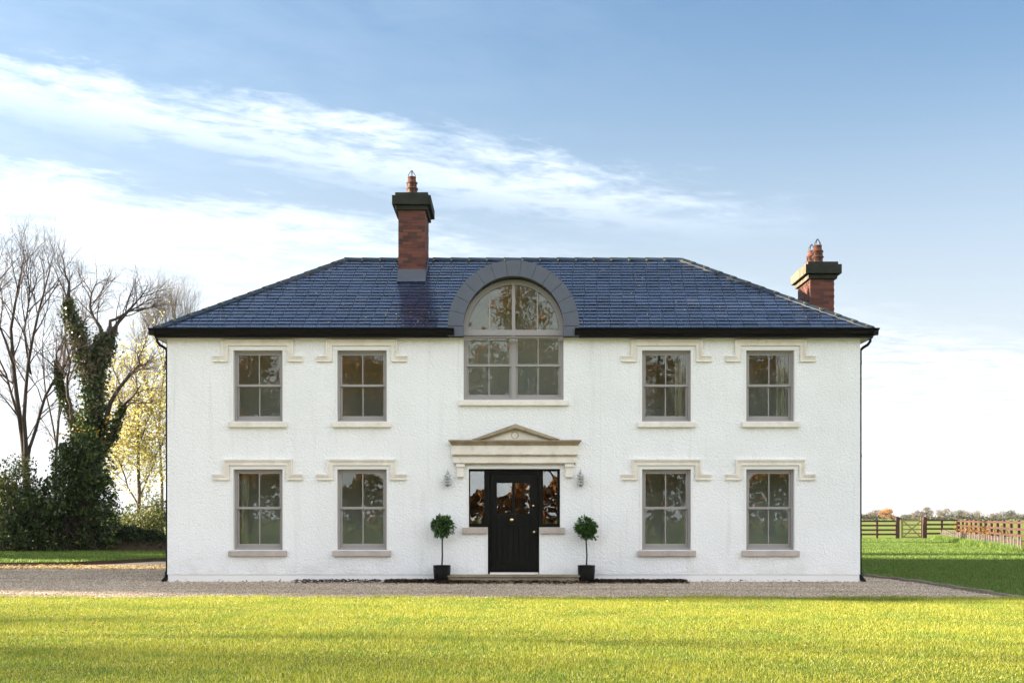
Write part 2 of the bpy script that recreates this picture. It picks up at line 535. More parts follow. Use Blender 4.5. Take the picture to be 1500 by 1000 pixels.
MT = {
    'roughcast': roughcast(),
    'plaster': plain('plaster', (0.80, 0.79, 0.775), 0.75, 0.04, 3.0, 0.002, 50, spec=0.2),
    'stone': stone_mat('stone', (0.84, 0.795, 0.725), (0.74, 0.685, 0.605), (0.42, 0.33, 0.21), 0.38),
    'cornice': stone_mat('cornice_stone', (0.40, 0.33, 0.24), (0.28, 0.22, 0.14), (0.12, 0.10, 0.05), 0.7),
    'sillstone': stone_mat('sill_stone', (0.50, 0.44, 0.40), (0.42, 0.36, 0.32), (0.22, 0.17, 0.12), 0.4),
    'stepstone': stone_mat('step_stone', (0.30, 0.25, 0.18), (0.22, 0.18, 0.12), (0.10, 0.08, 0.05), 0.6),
    'taupe': plain('taupe_paint', (0.31, 0.285, 0.275), 0.45, 0.05, 4.0),
    'black': plain('black_paint', (0.004, 0.004, 0.004), 0.35, 0.2, 5.0, 0.0006, 25, spec=0.12),
    'gutter': plain('gutter_black', (0.004, 0.004, 0.005), 0.4, 0.2, 5.0, spec=0.15),
    'soffit': plain('soffit_paint', (0.55, 0.50, 0.42), 0.6, 0.05),
    'slate': slate_mat(),
    'ridge': plain('ridge_tile_dark', (0.026, 0.038, 0.052), 0.5, 0.3, 6.0, 0.003, 40, spec=0.3),
    'lead': plain('lead_sheet', (0.085, 0.097, 0.128), 0.55, 0.18, 5.0, 0.003, 14, metal=0.0, spec=0.5),
    'brick': brick_mat(),
    'mortar': plain('mortar', (0.11, 0.085, 0.075), 0.95, 0.2, 20),
    'bedding': plain('bedding_mortar', (0.085, 0.066, 0.060), 0.95, 0.2, 20),
    'moss': plain('moss', (0.26, 0.23, 0.09), 0.95, 0.4, 30),
    'cap': stone_mat('cap_concrete', (0.036, 0.037, 0.030), (0.022, 0.023, 0.019), (0.065, 0.062, 0.035), 0.4),
    'cappale': stone_mat('cap_concrete_pale', (0.17, 0.145, 0.105), (0.13, 0.115, 0.08), (0.12, 0.11, 0.06), 0.4),
    'terracotta': plain('terracotta', (0.11, 0.033, 0.016), 0.8, 0.25, 8.0),
    'wire': plain('dark_wire', (0.02, 0.02, 0.022), 0.5, 0.1, metal=0.6),
    'brass': plain('brass', (0.80, 0.60, 0.28), 0.22, 0.05, metal=1.0),
    'galv': plain('galvanised', (0.42, 0.43, 0.44), 0.4, 0.2, 20, metal=0.8),
    'glass': glass_mat('window_glass', 0.0012, refl_scale=1.25),
    'wavy': glass_mat('rolled_glass', 0.0012, refl_scale=3.0),
    'lampglass': glass_mat('lamp_glass', 0.0),
    'roomwall': plain('room_wall', (0.86, 0.85, 0.78), 0.9, 0.05, 1.0),
    'hallwall': plain('hall_wall', (0.12, 0.10, 0.08), 0.9, 0.1, 1.0),
    'roomfloor': plain('room_floor', (0.22, 0.15, 0.09), 0.6, 0.2, 3.0),
    'curtain': plain('curtain_cloth', (0.72, 0.68, 0.55), 0.9, 0.06, 2.0),
    'white': plain('white_paint', (0.78, 0.77, 0.75), 0.5, 0.04),
    'pot': plain('black_pot', (0.006, 0.0065, 0.007), 0.35, 0.25, 7.0, 0.001, 30, spec=0.25),
    'soil': plain('soil', (0.035, 0.026, 0.018), 0.95, 0.4, 30, 0.01, 60),
    'bark': plain('bark', (0.045, 0.032, 0.026), 0.9, 0.35, 3.0, 0.015, 20),
    'twig': plain('twig_bark', (0.066, 0.040, 0.029), 0.9, 0.3, 1.5),
    'palebark': plain('pale_bark', (0.09, 0.066, 0.050), 0.9, 0.3, 1.5),
    'darkstem': plain('dark_stem', (0.022, 0.019, 0.017), 0.8, 0.3, 8.0),
    'bay': leaf_mat('bay_leaf', [(0, (0.020, 0.060, 0.010)), (0.6, (0.042, 0.115, 0.014)), (1, (0.085, 0.19, 0.022))], 0.2, 0.35, 0.5),
    'ivy': leaf_mat('ivy_leaf', [(0, (0.014, 0.030, 0.009)), (0.6, (0.040, 0.066, 0.016)), (0.9, (0.095, 0.115, 0.028)), (1, (0.12, 0.11, 0.035))], 0.25, 0.4, 0.4),
    'holly': leaf_mat('evergreen_leaf', [(0, (0.008, 0.018, 0.006)), (0.6, (0.030, 0.060, 0.012)), (0.9, (0.095, 0.135, 0.026)), (1, (0.20, 0.22, 0.05))], 0.3, 0.4, 0.4),
    'shrub': leaf_mat('shrub_leaf', [(0, (0.035, 0.050, 0.012)), (0.6, (0.085, 0.105, 0.024)), (1, (0.24, 0.22, 0.06))], 0.4),
    'hedge': leaf_mat('hedge_leaf', [(0, (0.010, 0.018, 0.007)), (0.7, (0.025, 0.042, 0.012)), (1, (0.055, 0.07, 0.02))], 0.25, 0.6, 0.2),
    'yellow': leaf_mat('yellow_leaf', [(0, (0.34, 0.29, 0.09)), (0.5, (0.50, 0.44, 0.15)), (1, (0.62, 0.56, 0.26))], 0.55),
    'gold': leaf_mat('gold_leaf', [(0, (0.32, 0.20, 0.02)), (1, (0.50, 0.34, 0.04))], 0.5),
    'orange': leaf_mat('orange_leaf', [(0, (0.10, 0.04, 0.010)), (0.5, (0.30, 0.115, 0.018)), (1, (0.46, 0.20, 0.03))], 0.4),
    'farbrown': leaf_mat('far_twigs', [(0, (0.10, 0.075, 0.055)), (0.6, (0.16, 0.125, 0.085)), (1, (0.21, 0.175, 0.11))], 0.3),
    'fargreen': leaf_mat('far_leaves', [(0, (0.05, 0.05, 0.03)), (0.6, (0.085, 0.085, 0.045)), (1, (0.13, 0.12, 0.06))], 0.3),
    'farorange': leaf_mat('far_orange_leaf', [(0, (0.34, 0.15, 0.03)), (1, (0.50, 0.25, 0.05))], 0.4),
    'grass': leaf_mat('grass_blade', [(0, (0.170, 0.210, 0.022)), (0.45, (0.300, 0.330, 0.033)), (0.8, (0.42, 0.405, 0.050)), (0.95, (0.52, 0.47, 0.12)), (1, (0.62, 0.56, 0.30))], 0.45, 0.45, 0.3, patch=(0.62, 0.80, 0.75)),
    'grassdark': leaf_mat('grass_blade_cool', [(0, (0.062, 0.130, 0.020)), (0.6, (0.122, 0.198, 0.034)), (1, (0.22, 0.27, 0.05))], 0.35, 0.5, 0.25),
    'litter': leaf_mat('dead_leaf', [(0, (0.020, 0.012, 0.008)), (0.7, (0.050, 0.028, 0.014)), (1, (0.13, 0.07, 0.025))], 0.1, 0.8, 0.1),
    'fallen': leaf_mat('fallen_leaf', [(0, (0.16, 0.06, 0.02)), (0.4, (0.42, 0.28, 0.05)), (1, (0.62, 0.50, 0.20))], 0.2, 0.6, 0.2),
    'lawnsoil': ground_mat('lawn_ground', [(0.3, (0.06, 0.085, 0.014)), (0.55, (0.10, 0.13, 0.02)), (0.8, (0.16, 0.17, 0.034))], 0.8, 30.0, 0.03),
    'field': ground_mat('field_grass', [(0.3, (0.09, 0.13, 0.024)), (0.55, (0.14, 0.18, 0.034)), (0.8, (0.20, 0.22, 0.05))], 0.05, 3.0, 0.04),
    'gravelbase': ground_mat('gravel_bed', [(0.3, (0.37, 0.29, 0.205)), (0.55, (0.54, 0.43, 0.32)), (0.8, (0.66, 0.55, 0.43))], 0.6, 55.0, 0.02),
    'earth': ground_mat('bare_earth', [(0.3, (0.030, 0.020, 0.014)), (0.8, (0.09, 0.062, 0.042))], 3.0, 40.0, 0.02),
    'kerb': stone_mat('edging_stone', (0.24, 0.20, 0.15), (0.17, 0.145, 0.11), (0.10, 0.09, 0.06), 0.6),
    'redwood': plain('brown_red_timber', (0.060, 0.020, 0.014), 0.75, 0.3, 5.0),
    'redwood2': plain('stained_timber', (0.052, 0.015, 0.009), 0.75, 0.3, 5.0),
    'palewood': plain('pale_timber', (0.26, 0.185, 0.085), 0.75, 0.3, 5.0),
    'stake': plain('grey_stake', (0.17, 0.125, 0.105), 0.85, 0.3, 5.0),
    'mesh': plain('netting_wire', (0.16, 0.15, 0.15), 0.6, 0.2, metal=0.2),
}


def pebble_mat():
    m, nt, p, _ = new_mat('pebble')
    c = ramp(nt, rnd(nt), [(0, (0.25, 0.18, 0.125)), (0.35, (0.49, 0.385, 0.285)), (0.75, (0.64, 0.525, 0.405)), (1, (0.74, 0.65, 0.54))])
    # worn tracks and damp patches along the drive
    mp = N(nt, 'ShaderNodeMapping')
    put(nt, mp.inputs[0], pos(nt))
    mp.inputs['Scale'].default_value = (0.22, 1.5, 1.0)
    w = noise(nt, mp.outputs[0], 1.0, 5.0, 0.62)
    c = mixc(nt, smooth(nt, w, 0.44, 0.66, 0, 0.45), c, (0.20, 0.15, 0.105))
    nt.links.new(c, p.inputs['Base Color'])
    p.inputs['Roughness'].default_value = 0.85
    return m


MT['pebble'] = pebble_mat()

# ------------------------------------------------------------------ ground, lawn, driveway
def sheet(name, pts, z, mat, kind='structure'):
    me = bpy.data.meshes.new(name)
    me.from_pydata([(x, y, z) for x, y in pts], [], [tuple(range(len(pts)))])
    me.update()
    return tag(link(name, me, mat), kind=kind)


LAWN_Y = -5.1
sheet('field', [(-2600, -900), (2600, -900), (2600, 4200), (-2600, 4200)], -0.06, MT['field'])
sheet('lawn', [(-60, -75), (60, -75), (60, LAWN_Y), (-60, LAWN_Y)], 0.0, MT['lawnsoil'])
sheet('driveway', [(-60, LAWN_Y - 0.25), (8.45, LAWN_Y - 0.25), (8.35, -3.5), (8.35, 0.5), (8.0, 2.0), (8.0, 16), (-12, 16), (-12.0, 9.5), (-60, 8.0)], -0.012, MT['gravelbase'])
sheet('side_lawn', [(8.5, LAWN_Y), (60, LAWN_Y), (60, 50.5), (8.15, 50.5), (8.15, 2.0), (8.47, 0.5), (8.47, -3.5)], 0.006, MT['lawnsoil'])
# verge on the left behind the drive, with a low bare-earth lip
verge_pts = [(-60, 7.9), (-16, 7.6), (-12.4, 8.3), (-11.4, 10.2), (-10.9, 11.6), (-6.0, 12.4), (-6.0, 24), (-60, 24)]
sheet('verge', verge_pts, 0.09, MT['lawnsoil'])
lip = MB()
for (xa, ya), (xb, yb) in zip(verge_pts[:5], verge_pts[1:6]):
    lip.add([(xa, ya - 0.16, -0.01), (xb, yb - 0.16, -0.01), (xb, yb + 0.02, 0.088), (xa, ya + 0.02, 0.088)], [(0, 1, 2, 3)])
tag(lip.build('verge_edge', MT['earth']), kind='structure')


def blades(name, x0, x1, y0, y1, count, h, w, mat, z=0.0, keep=None, lean=0.5):
    p = np.stack([rng.uniform(x0, x1, count), rng.uniform(y0, y1, count)], 1)
    if keep is not None:
        p = p[keep(p[:, 0], p[:, 1])]
    n = len(p)
    # gentle patchiness in height, so the surface is not even
    ph = 0.75 + 0.3 * np.sin(p[:, 0] * 1.3 + 0.7 * np.sin(p[:, 1] * 2.1)) * np.sin(p[:, 1] * 1.7 + 0.4 * p[:, 0]) + rng.normal(0, 0.22, n)
    hh = h * np.clip(ph, 0.3, 1.6)
    a = rng.uniform(0, 2 * np.pi, n)
    ww = w * rng.uniform(0.6, 1.3, n)
    d = np.stack([np.cos(a) * ww / 2, np.sin(a) * ww / 2], 1)
    b = rng.uniform(0, 2 * np.pi, n)
    ln = hh * np.abs(rng.normal(0, lean, n))
    v = np.zeros((n, 3, 3))
    v[:, 0, :2] = p - d
    v[:, 1, :2] = p + d
    v[:, :2, 2] = z
    v[:, 2, 0] = p[:, 0] + np.cos(b) * ln
    v[:, 2, 1] = p[:, 1] + np.sin(b) * ln
    v[:, 2, 2] = z + hh
    me = mesh_np(name, v.reshape(-1, 3), [np.arange(n * 3).reshape(n, 3)])
    return tag(link(name, me, mat), kind='stuff')


blades('grass', -11, 11, -16.5, LAWN_Y + 0.02, 820000, 0.034, 0.0056, MT['grass'], keep=lambda x, y: (np.abs(x) < (y + CAM_D) * 0.47 + 1.0))
blades('grass', -11, 11, LAWN_Y - 0.05, LAWN_Y + 0.30, 16000, 0.055, 0.008, MT['grass'], keep=lambda x, y: y < LAWN_Y + 0.10 + 0.07 * np.sin(x * 2.3) + 0.06 * np.sin(x * 5.9 + 1) + 0.05 * np.sin(x * 13.1) + rng.normal(0, 0.03, len(x)))


def side_keep(x, y):
    edge = np.where(y < -3.5, 8.5, np.where(y < 0.5, 8.47, np.where(y < 2, 8.47 - (y - 0.5) * 0.21, 8.15)))
    return (x > edge) & (x < (y + CAM_D) * 0.47 + 6)


blades('grass', -17, 17, -16.5, LAWN_Y + 0.02, 330000, 0.045, 0.009, MT['grass'], keep=lambda x, y: (np.abs(x) >= np.minimum((y + CAM_D) * 0.47 + 1.0, 11)) & (np.abs(x) < (y + CAM_D) * 0.47 + 7))
blades('grass', 8.1, 24, LAWN_Y, 12, 90000, 0.060, 0.016, MT['grassdark'], 0.006, side_keep)
blades('grass', 8.1, 41, 12, 50, 200000, 0.060, 0.022, MT['grassdark'], 0.006, side_keep)


def verge_keep(x, y):
    front = np.interp(x, [-60, -16, -12.4, -11.4, -10.9, -6], [7.9, 7.6, 8.3, 10.2, 11.6, 12.4])
    return y > front


blades('grass', -24, -6, 7.5, 19.5, 60000, 0.075, 0.022, MT['grassdark'], 0.09, verge_keep)


def leaf_quads(C, L, W, mat, name, parent=None, normal=None, flat=0.0, kind=None):
    """diamond leaves at centres C, of length L and width W; normal biases their facing"""
    n = len(C)
    d = rng.normal(size=(n, 3))
    if normal is not None:
        d = d * 0.7 + normal
    if flat:
        d = d * (1 - flat) + np.array([0, 0, 1.0]) * flat * 2
    d /= np.linalg.norm(d, axis=1, keepdims=True)
    r = rng.normal(size=(n, 3))
    u = np.cross(d, r)
    u /= np.linalg.norm(u, axis=1, keepdims=True) + 1e-9
    w = np.cross(d, u)
    L = np.broadcast_to(L, (n,)) * rng.uniform(0.7, 1.3, n)
    W = np.broadcast_to(W, (n,)) * rng.uniform(0.7, 1.3, n)
    v = np.stack([C - u * L[:, None] / 2, C + w * W[:, None] / 2 + d * W[:, None] * 0.15, C + u * L[:, None] / 2, C - w * W[:, None] / 2 + d * W[:, None] * 0.15], 1)
    me = mesh_np(name, v.reshape(-1, 3), [np.arange(n * 4).reshape(n, 4)])
    o = link(name, me, mat, parent)
    return tag(o, kind=kind) if kind else o


# pebbles of the drive (stuff): small six-pointed stones lying on the bed
def pebbles(x0, x1, y0, y1, count, s0, s1, keep=None):
    p = np.stack([rng.uniform(x0, x1, count), rng.uniform(y0, y1, count)], 1)
    if keep is not None:
        p = p[keep(p[:, 0], p[:, 1])]
    n = len(p)
    s = rng.uniform(s0, s1, n)
    base = np.array([[1, 0, 0], [0, 1, 0], [-1, 0, 0], [0, -1, 0], [0, 0, 1], [0, 0, -1]], float)
    a = rng.uniform(0, 6.28, n)
    ca, sa = np.cos(a), np.sin(a)
    b = base[None] * np.stack([s, s * rng.uniform(0.6, 1, n), s * rng.uniform(0.45, 0.8, n)], 1)[:, None, :]
    b = b + rng.normal(0, 1, b.shape) * (s * 0.12)[:, None, None]
    v = np.empty_like(b)
    v[:, :, 0] = b[:, :, 0] * ca[:, None] - b[:, :, 1] * sa[:, None] + p[:, 0, None]
    v[:, :, 1] = b[:, :, 0] * sa[:, None] + b[:, :, 1] * ca[:, None] + p[:, 1, None]
    v[:, :, 2] = b[:, :, 2] - 0.004
    f = np.array([[0, 1, 4], [1, 2, 4], [2, 3, 4], [3, 0, 4], [1, 0, 5], [2, 1, 5], [3, 2, 5], [0, 3, 5]])
    F = (f[None] + (np.arange(n) * 6)[:, None, None]).reshape(-1, 3)
    me = mesh_np('gravel', v.reshape(-1, 3), [F])
    return tag(link('gravel', me, MT['pebble']), kind='stuff')


pebbles(-10.5, 8.4, LAWN_Y, -0.02, 52000, 0.008, 0.019)
pebbles(-20, -7.3, -0.02, 8.3, 42000, 0.010, 0.022, lambda x, y: (x > -(y + CAM_D) * 0.47) & (y < np.interp(x, [-20, -16, -12.4, -11.4], [7.6, 7.6, 8.2, 9.9])))
pebbles(7.32, 8.2, -0.02, 4.0, 5000, 0.010, 0.020)
pebbles(-10.5, 8.4, LAWN_Y - 0.35, LAWN_Y, 900, 0.008, 0.017)

# ------------------------------------------------------------------ the house
XC = X(752.5)
WL, WR = X(245), X(1260)
DEPTH = 6.54
WALL_TOP = 5.06
house = empty('house', (XC, 0, 0), 'two-storey white roughcast house with blue slate hipped roof', 'house')

# openings in the front wall
WIN_X = [(342, 414), (494, 566.5), (940.5, 1012), (1093, 1163.5)]
openings = []
for a, b in WIN_X:
    openings.append((X(a), X(b), Z(617), Z(513)))
    openings.append((X(a), X(b), Z(805), Z(687)))
CW = (X(679), X(825.5), Z(585.5), WALL_TOP)          # tall arched window
openings.append(CW)
DOOR_UP = (X(686.6), X(820.5), Z(772), Z(686.4))
DOOR_LO = (X(714.5), X(790), Z(840.5), Z(772))
openings += [DOOR_UP, DOOR_LO]


GY0, GY1 = 0.5, 1.75                      # gable windows, unseen, added to let daylight into the rooms
GZS = ((0.85, 2.30), (3.30, 4.80))


def wall_front():
    z_lo = Z(841)
    xs = sorted({WL, WR, *[o[0] for o in openings], *[o[1] for o in openings]})
    zs = sorted({z_lo, WALL_TOP + 0.05, *[o[2] for o in openings], *[o[3] for o in openings]})
    zs = [z for z in zs if z >= z_lo - 1e-6]
    mb = MB()
    for i in range(len(xs) - 1):
        for j in range(len(zs) - 1):
            cx, cz = (xs[i] + xs[i + 1]) / 2, (zs[j] + zs[j + 1]) / 2
            if any(o[0] < cx < o[1] and o[2] < cz < o[3] for o in openings):
                continue
            if cz > WALL_TOP and CW[0] < cx < CW[1]:
                continue
            mb.add([(xs[i], 0, zs[j]), (xs[i + 1], 0, zs[j]), (xs[i + 1], 0, zs[j + 1]), (xs[i], 0, zs[j + 1])], [(0, 1, 2, 3)])
    # side and rear walls
    zt = WALL_TOP + 0.05
    ys_, zz_ = [0, GY0, GY1, DEPTH], [z_lo, *[q for g_ in GZS for q in g_], zt]
    for i in range(3):
        for j in range(len(zz_) - 1):
            if i == 1 and j in (1, 3):
                continue
            mb.add([(WL, ys_[i + 1], zz_[j]), (WL, ys_[i], zz_[j]), (WL, ys_[i], zz_[j + 1]), (WL, ys_[i + 1], zz_[j + 1])], [(0, 1, 2, 3)])
            mb.add([(WR, ys_[i], zz_[j]), (WR, ys_[i + 1], zz_[j]), (WR, ys_[i + 1], zz_[j + 1]), (WR, ys_[i], zz_[j + 1])], [(0, 1, 2, 3)])
    mb.add([(WR, DEPTH, z_lo), (WL, DEPTH, z_lo), (WL, DEPTH, zt), (WR, DEPTH, zt)], [(0, 1, 2, 3)])
    # underside of the roughcast where it stops above the plinth
    mb.add([(WL, 0, z_lo), (WR, 0, z_lo), (WR, 0.02, z_lo), (WL, 0.02, z_lo)], [(3, 2, 1, 0)])
    mb.build('wall', MT['roughcast'], house)
    pl = MB()
    pl.box(WL + 0.012, X(657), 0.015, 0.30, -0.1, z_lo + 0.004)
    pl.box(X(848), WR - 0.012, 0.015, 0.30, -0.1, z_lo + 0.004)
    pl.box(X(657), X(714.5), 0.016, 0.30, -0.1, z_lo + 0.0035)
    pl.box(X(790), X(848), 0.016, 0.30, -0.1, z_lo + 0.0035)
    pl.box(WL + 0.012, WL + 0.3, 0.31, DEPTH - 0.01, -0.1, z_lo + 0.004)
    pl.box(WR - 0.3, WR - 0.012, 0.31, DEPTH - 0.01, -0.1, z_lo + 0.004)
    pl.build('plinth', MT['plaster'], house)
    # smooth plaster reveals inside the openings
    REV = 0.26
    for x0, x1, z0, z1 in openings:
        me_o = (x0, x1, z0, z1)
        rv = MB()
        if me_o == DOOR_LO:
            continue
        zl = Z(840.5) if me_o == DOOR_UP else z0
        if me_o == DOOR_UP:
            p = [(DOOR_LO[0], zl), (DOOR_LO[0], z0), (x0, z0), (x0, z1), (x1, z1), (x1, z0), (DOOR_LO[1], z0), (DOOR_LO[1], zl)]
            segs = list(zip(p[:-1], p[1:]))
        elif me_o == CW:
            p = [(x0, z1), (x0, z0), (x1, z0), (x1, z1)]
            segs = [(q, o) for o, q in zip(p[:-1], p[1:])]
        else:
            p = [(x0, z0), (x0, z1), (x1, z1), (x1, z0), (x0, z0)]
            segs = list(zip(p[:-1], p[1:]))
        vv, ff = [], []
        for k, ((ax_, az_), (bx_, bz_)) in enumerate(segs):
            vv += [(ax_, 0, az_), (ax_, REV, az_), (bx_, REV, bz_), (bx_, 0, bz_)]
            ff.append((4 * k, 4 * k + 1, 4 * k + 2, 4 * k + 3))
        rv.add(vv, ff)
        rv.build('reveal', MT['plaster'], house)
    # faint vertical joints in the render
    for px, py0, py1 in ((880, 505, 841), (627, 505, 841)):
        MB().box(X(px) - 0.006, X(px) + 0.006, -0.004, 0.01, Z(py1), Z(py0)).build('expansion_joint', MT['plaster'], house)


wall_front()


def path_band(mb, path, o0, o1, y0, y1):
    """mitred band that follows a right-angled path in the facade, between offsets o0 and o1 to its left"""
    pts = [np.array(p, float) for p in path]
    n = len(pts)

    def offset(o):
        out = []
        for i in range(n):
            if i == 0:
                d = pts[1] - pts[0]
                nn = np.array([-d[1], d[0]]) / np.linalg.norm(d)
                out.append(pts[0] + nn * o)
            elif i == n - 1:
                d = pts[-1] - pts[-2]
                nn = np.array([-d[1], d[0]]) / np.linalg.norm(d)
                out.append(pts[-1] + nn * o)
            else:
                d1 = pts[i] - pts[i - 1]
                d2 = pts[i + 1] - pts[i]
                n1 = np.array([-d1[1], d1[0]]) / np.linalg.norm(d1)
                n2 = np.array([-d2[1], d2[0]]) / np.linalg.norm(d2)
                out.append(pts[i] + (n1 + n2) * o)
        return out

    A, B = offset(o0), offset(o1)
    for i in range(n - 1):
        q = [A[i], A[i + 1], B[i + 1], B[i]]
        mb.prism_y([(p[0], p[1]) for p in q], y0, y1)


def curtain(x0, x1, z0, z1, y, parent):
    n = 26
    xs = np.linspace(x0, x1, n)
    ys = y + 0.035 * np.sin(np.linspace(0, 5 * 2 * math.pi, n)) + 0.012 * np.sin(np.linspace(1, 17, n))
    mb = MB()
    for i in range(n - 1):
        mb.add([(xs[i], ys[i], z0), (xs[i + 1], ys[i + 1], z0), (xs[i + 1], ys[i + 1], z1), (xs[i], ys[i], z1)], [(0, 1, 2, 3)])
    return mb.build('curtain', MT['curtain'], parent, shade=True)


def sash(parent, x0, x1, z0, z1, y0, y1, top, bottom, stile=0.042, bars=1, name='sash'):
    mb = MB()
    mb.box(x0, x0 + stile, y0, y1, z0, z1)
    mb.box(x1 - stile, x1, y0, y1, z0, z1)
    mb.box(x0 + stile, x1 - stile, y0, y1, z1 - top, z1)
    mb.box(x0 + stile, x1 - stile, y0, y1, z0, z0 + bottom)
    gx0, gx1, gz0, gz1 = x0 + stile, x1 - stile, z0 + bottom, z1 - top
    step = (gx1 - gx0) / (bars + 1)
    for k in range(1, bars + 1):
        c = gx0 + step * k
        mb.box(c - 0.011, c + 0.011, y0 + 0.004, y1 - 0.004, gz0, gz1)
    mb.build(name, MT['taupe'], parent)
    for k in range(bars + 1):
        a = gx0 + step * k + (0.011 if k else 0)
        b = gx0 + step * (k + 1) - (0.011 if k < bars else 0)
        MB().box(a, b, (y0 + y1) / 2 - 0.003, (y0 + y1) / 2 + 0.003, gz0, gz1).build('pane', MT['glass'], parent)


def window(i, upper):
    a, b = WIN_X[i]
    x0, x1 = X(a), X(b)
    z0, z1 = (Z(617), Z(513)) if upper else (Z(805), Z(687))
    mid = Z(563.7) if upper else Z(743.6)
    FR = 0.045
    yb = 0.105
    f = MB()
    f.box(x0, x0 + FR, yb, yb + 0.13, z0, z1)
    f.box(x1 - FR, x1, yb, yb + 0.13, z0, z1)
    f.box(x0 + FR, x1 - FR, yb, yb + 0.13, z1 - 0.045, z1)
    f.box(x0 + FR, x1 - FR, yb - 0.02, yb + 0.13, z0, z0 + 0.04)
    w = f.build('window', MT['taupe'], house)
    sash(w, x0 + FR, x1 - FR, mid - 0.024, z1 - 0.045, yb + 0.022, yb + 0.060, 0.045, 0.05)
    sash(w, x0 + FR, x1 - FR, z0 + 0.04, mid + 0.020, yb + 0.068, yb + 0.106, 0.042, 0.085)
    # stone sill
    sz = (Z(625.7), Z(617.3)) if upper else (Z(814), Z(805.8))
    MB().prism_x([(-0.085, sz[0]), (0.10, sz[0]), (0.10, sz[1] + 0.01), (-0.085, sz[1] - 0.012)], x0 - 0.095, x1 + 0.095).build('sill', MT['stone'] if upper else MT['sillstone'], w, bevel=0.006)
    # plaster margin and label mould over the head
    top = Z(497.5) if upper else Z(672.4)
    lug = Z(521) if upper else Z(694)
    cx = (x0 + x1) / 2
    hw = 0.745 if upper else 0.725
    reach = 0.94
    path = [(cx - reach, lug), (cx - hw, lug), (cx - hw, top), (cx + hw, top), (cx + hw, lug), (cx + reach, lug)]
    s = MB()
    path_band(s, path, -0.030, 0.0, -0.075, 0.0)
    path_band(s, path, -0.062, -0.030, -0.055, 0.0)
    path_band(s, path, -0.112, -0.062, -0.040, 0.0)
    path_band(s, path, -0.128, -0.112, -0.052, 0.0)
    s.build('hood_mould', MT['stone'], w, bevel=0.003)
    m = MB()
    m.box(cx - hw + 0.13, cx + hw - 0.13, -0.012, 0.0, z1 + 0.001, top - 0.13)
    m.box(x0 - 0.045, x0 - 0.0005, -0.012, 0.0, sz[1] + 0.012, z1)
    m.box(x1 + 0.0005, x1 + 0.045, -0.012, 0.0, sz[1] + 0.012, z1)
    m.build('plaster_margin', MT['plaster'], w)
    return w, x0, x1, z0, z1


for i in range(4):
    for up in (True, False):
        w, x0, x1, z0, z1 = window(i, up)
        if (i, up) in ((2, True), (3, True)):
            curtain(x1 - 0.28, x1 + 0.15, z0 - 0.1, z1 + 0.1, 0.42, w)
        if (i, up) in ((0, False),):
            curtain(x0 - 0.12, x0 + 0.24, z0 - 0.1, z1 + 0.1, 0.42, w)


def arched_window():
    cx = (CW[0] + CW[1]) / 2
    zc = Z(481)
    r = (CW[1] - CW[0]) / 2
    y0, y1 = 0.06, 0.17
    f = MB()
    FR = 0.06
    zt0, zt1 = Z(490.7), Z(482.7)
    f.box(CW[0], CW[0] + FR, y0, y1, CW[2], zt0)
    f.box(CW[1] - FR, CW[1], y0, y1, CW[2], zt0)
    f.box(CW[0] + FR, CW[1] - FR, y0, y1, CW[2], CW[2] + 0.05)
    f.box(cx - 0.045, cx + 0.045, y0, y1, CW[2] + 0.05, zt0)
    f.box(CW[0], CW[1], y0 - 0.03, y1, zt0, zt1)
    # curved head
    n = 40
    for k in range(n):
        a0, a1 = math.pi * k / n, math.pi * (k + 1) / n
        ro, ri = r + 0.015, r - 0.095
        f.prism_y([(cx + ri * math.cos(a0), zt1 + ri * math.sin(a0)), (cx + ro * math.cos(a0), zt1 + ro * math.sin(a0)),
                   (cx + ro * math.cos(a1), zt1 + ro * math.sin(a1)), (cx + ri * math.cos(a1), zt1 + ri * math.sin(a1))], y0, y1)
    f.box(cx - 0.035, cx + 0.035, y0 + 0.002, y1, zt1, zt1 + r - 0.09)
    for s in (-1, 1):
        bx = cx + s * 0.50
        f.box(bx - 0.012, bx + 0.012, y0 + 0.01, y1, zt1, zt1 + math.sqrt((r - 0.09) ** 2 - 0.50 ** 2))
    w = f.build('window', MT['taupe'], house)
    w['label'] = 'tall arched window breaking through the eaves'
    mid = Z(534.5)
    for xa, xb in ((CW[0] + FR, cx - 0.045), (cx + 0.045, CW[1] - FR)):
        sash(w, xa, xb, mid - 0.022, zt0, y0 + 0.02, y0 + 0.055, 0.045, 0.05)
        sash(w, xa, xb, CW[2] + 0.05, mid + 0.022, y0 + 0.062, y0 + 0.10, 0.045, 0.065)
    # four panes of the fan light
    rr = r - 0.094

    def hz(x):
        return math.sqrt(max(rr * rr - (x - cx) ** 2, 0))
    for a, b in ((-rr, -0.512), (-0.488, -0.035), (0.035, 0.488), (0.512, rr)):
        xs = np.linspace(cx + a, cx + b, 14)
        pts = [(xs[0], zt1), (xs[-1], zt1)] + [(x, zt1 + hz(x)) for x in xs[::-1]]
        pts = [p for k, p in enumerate(pts) if k < 2 or p[1] > zt1 + 1e-4]
        MB().prism_y(pts, y0 + 0.05, y0 + 0.056).build('pane', MT['glass'], w)
    MB().prism_x([(-0.085, Z(594)), (0.06, Z(594)), (0.06, Z(585.5)), (-0.085, Z(586.5))], X(672), X(833)).build('sill', MT['stone'], w, bevel=0.006)
    return cx, zc, r


ACX, AZC, AR = arched_window()

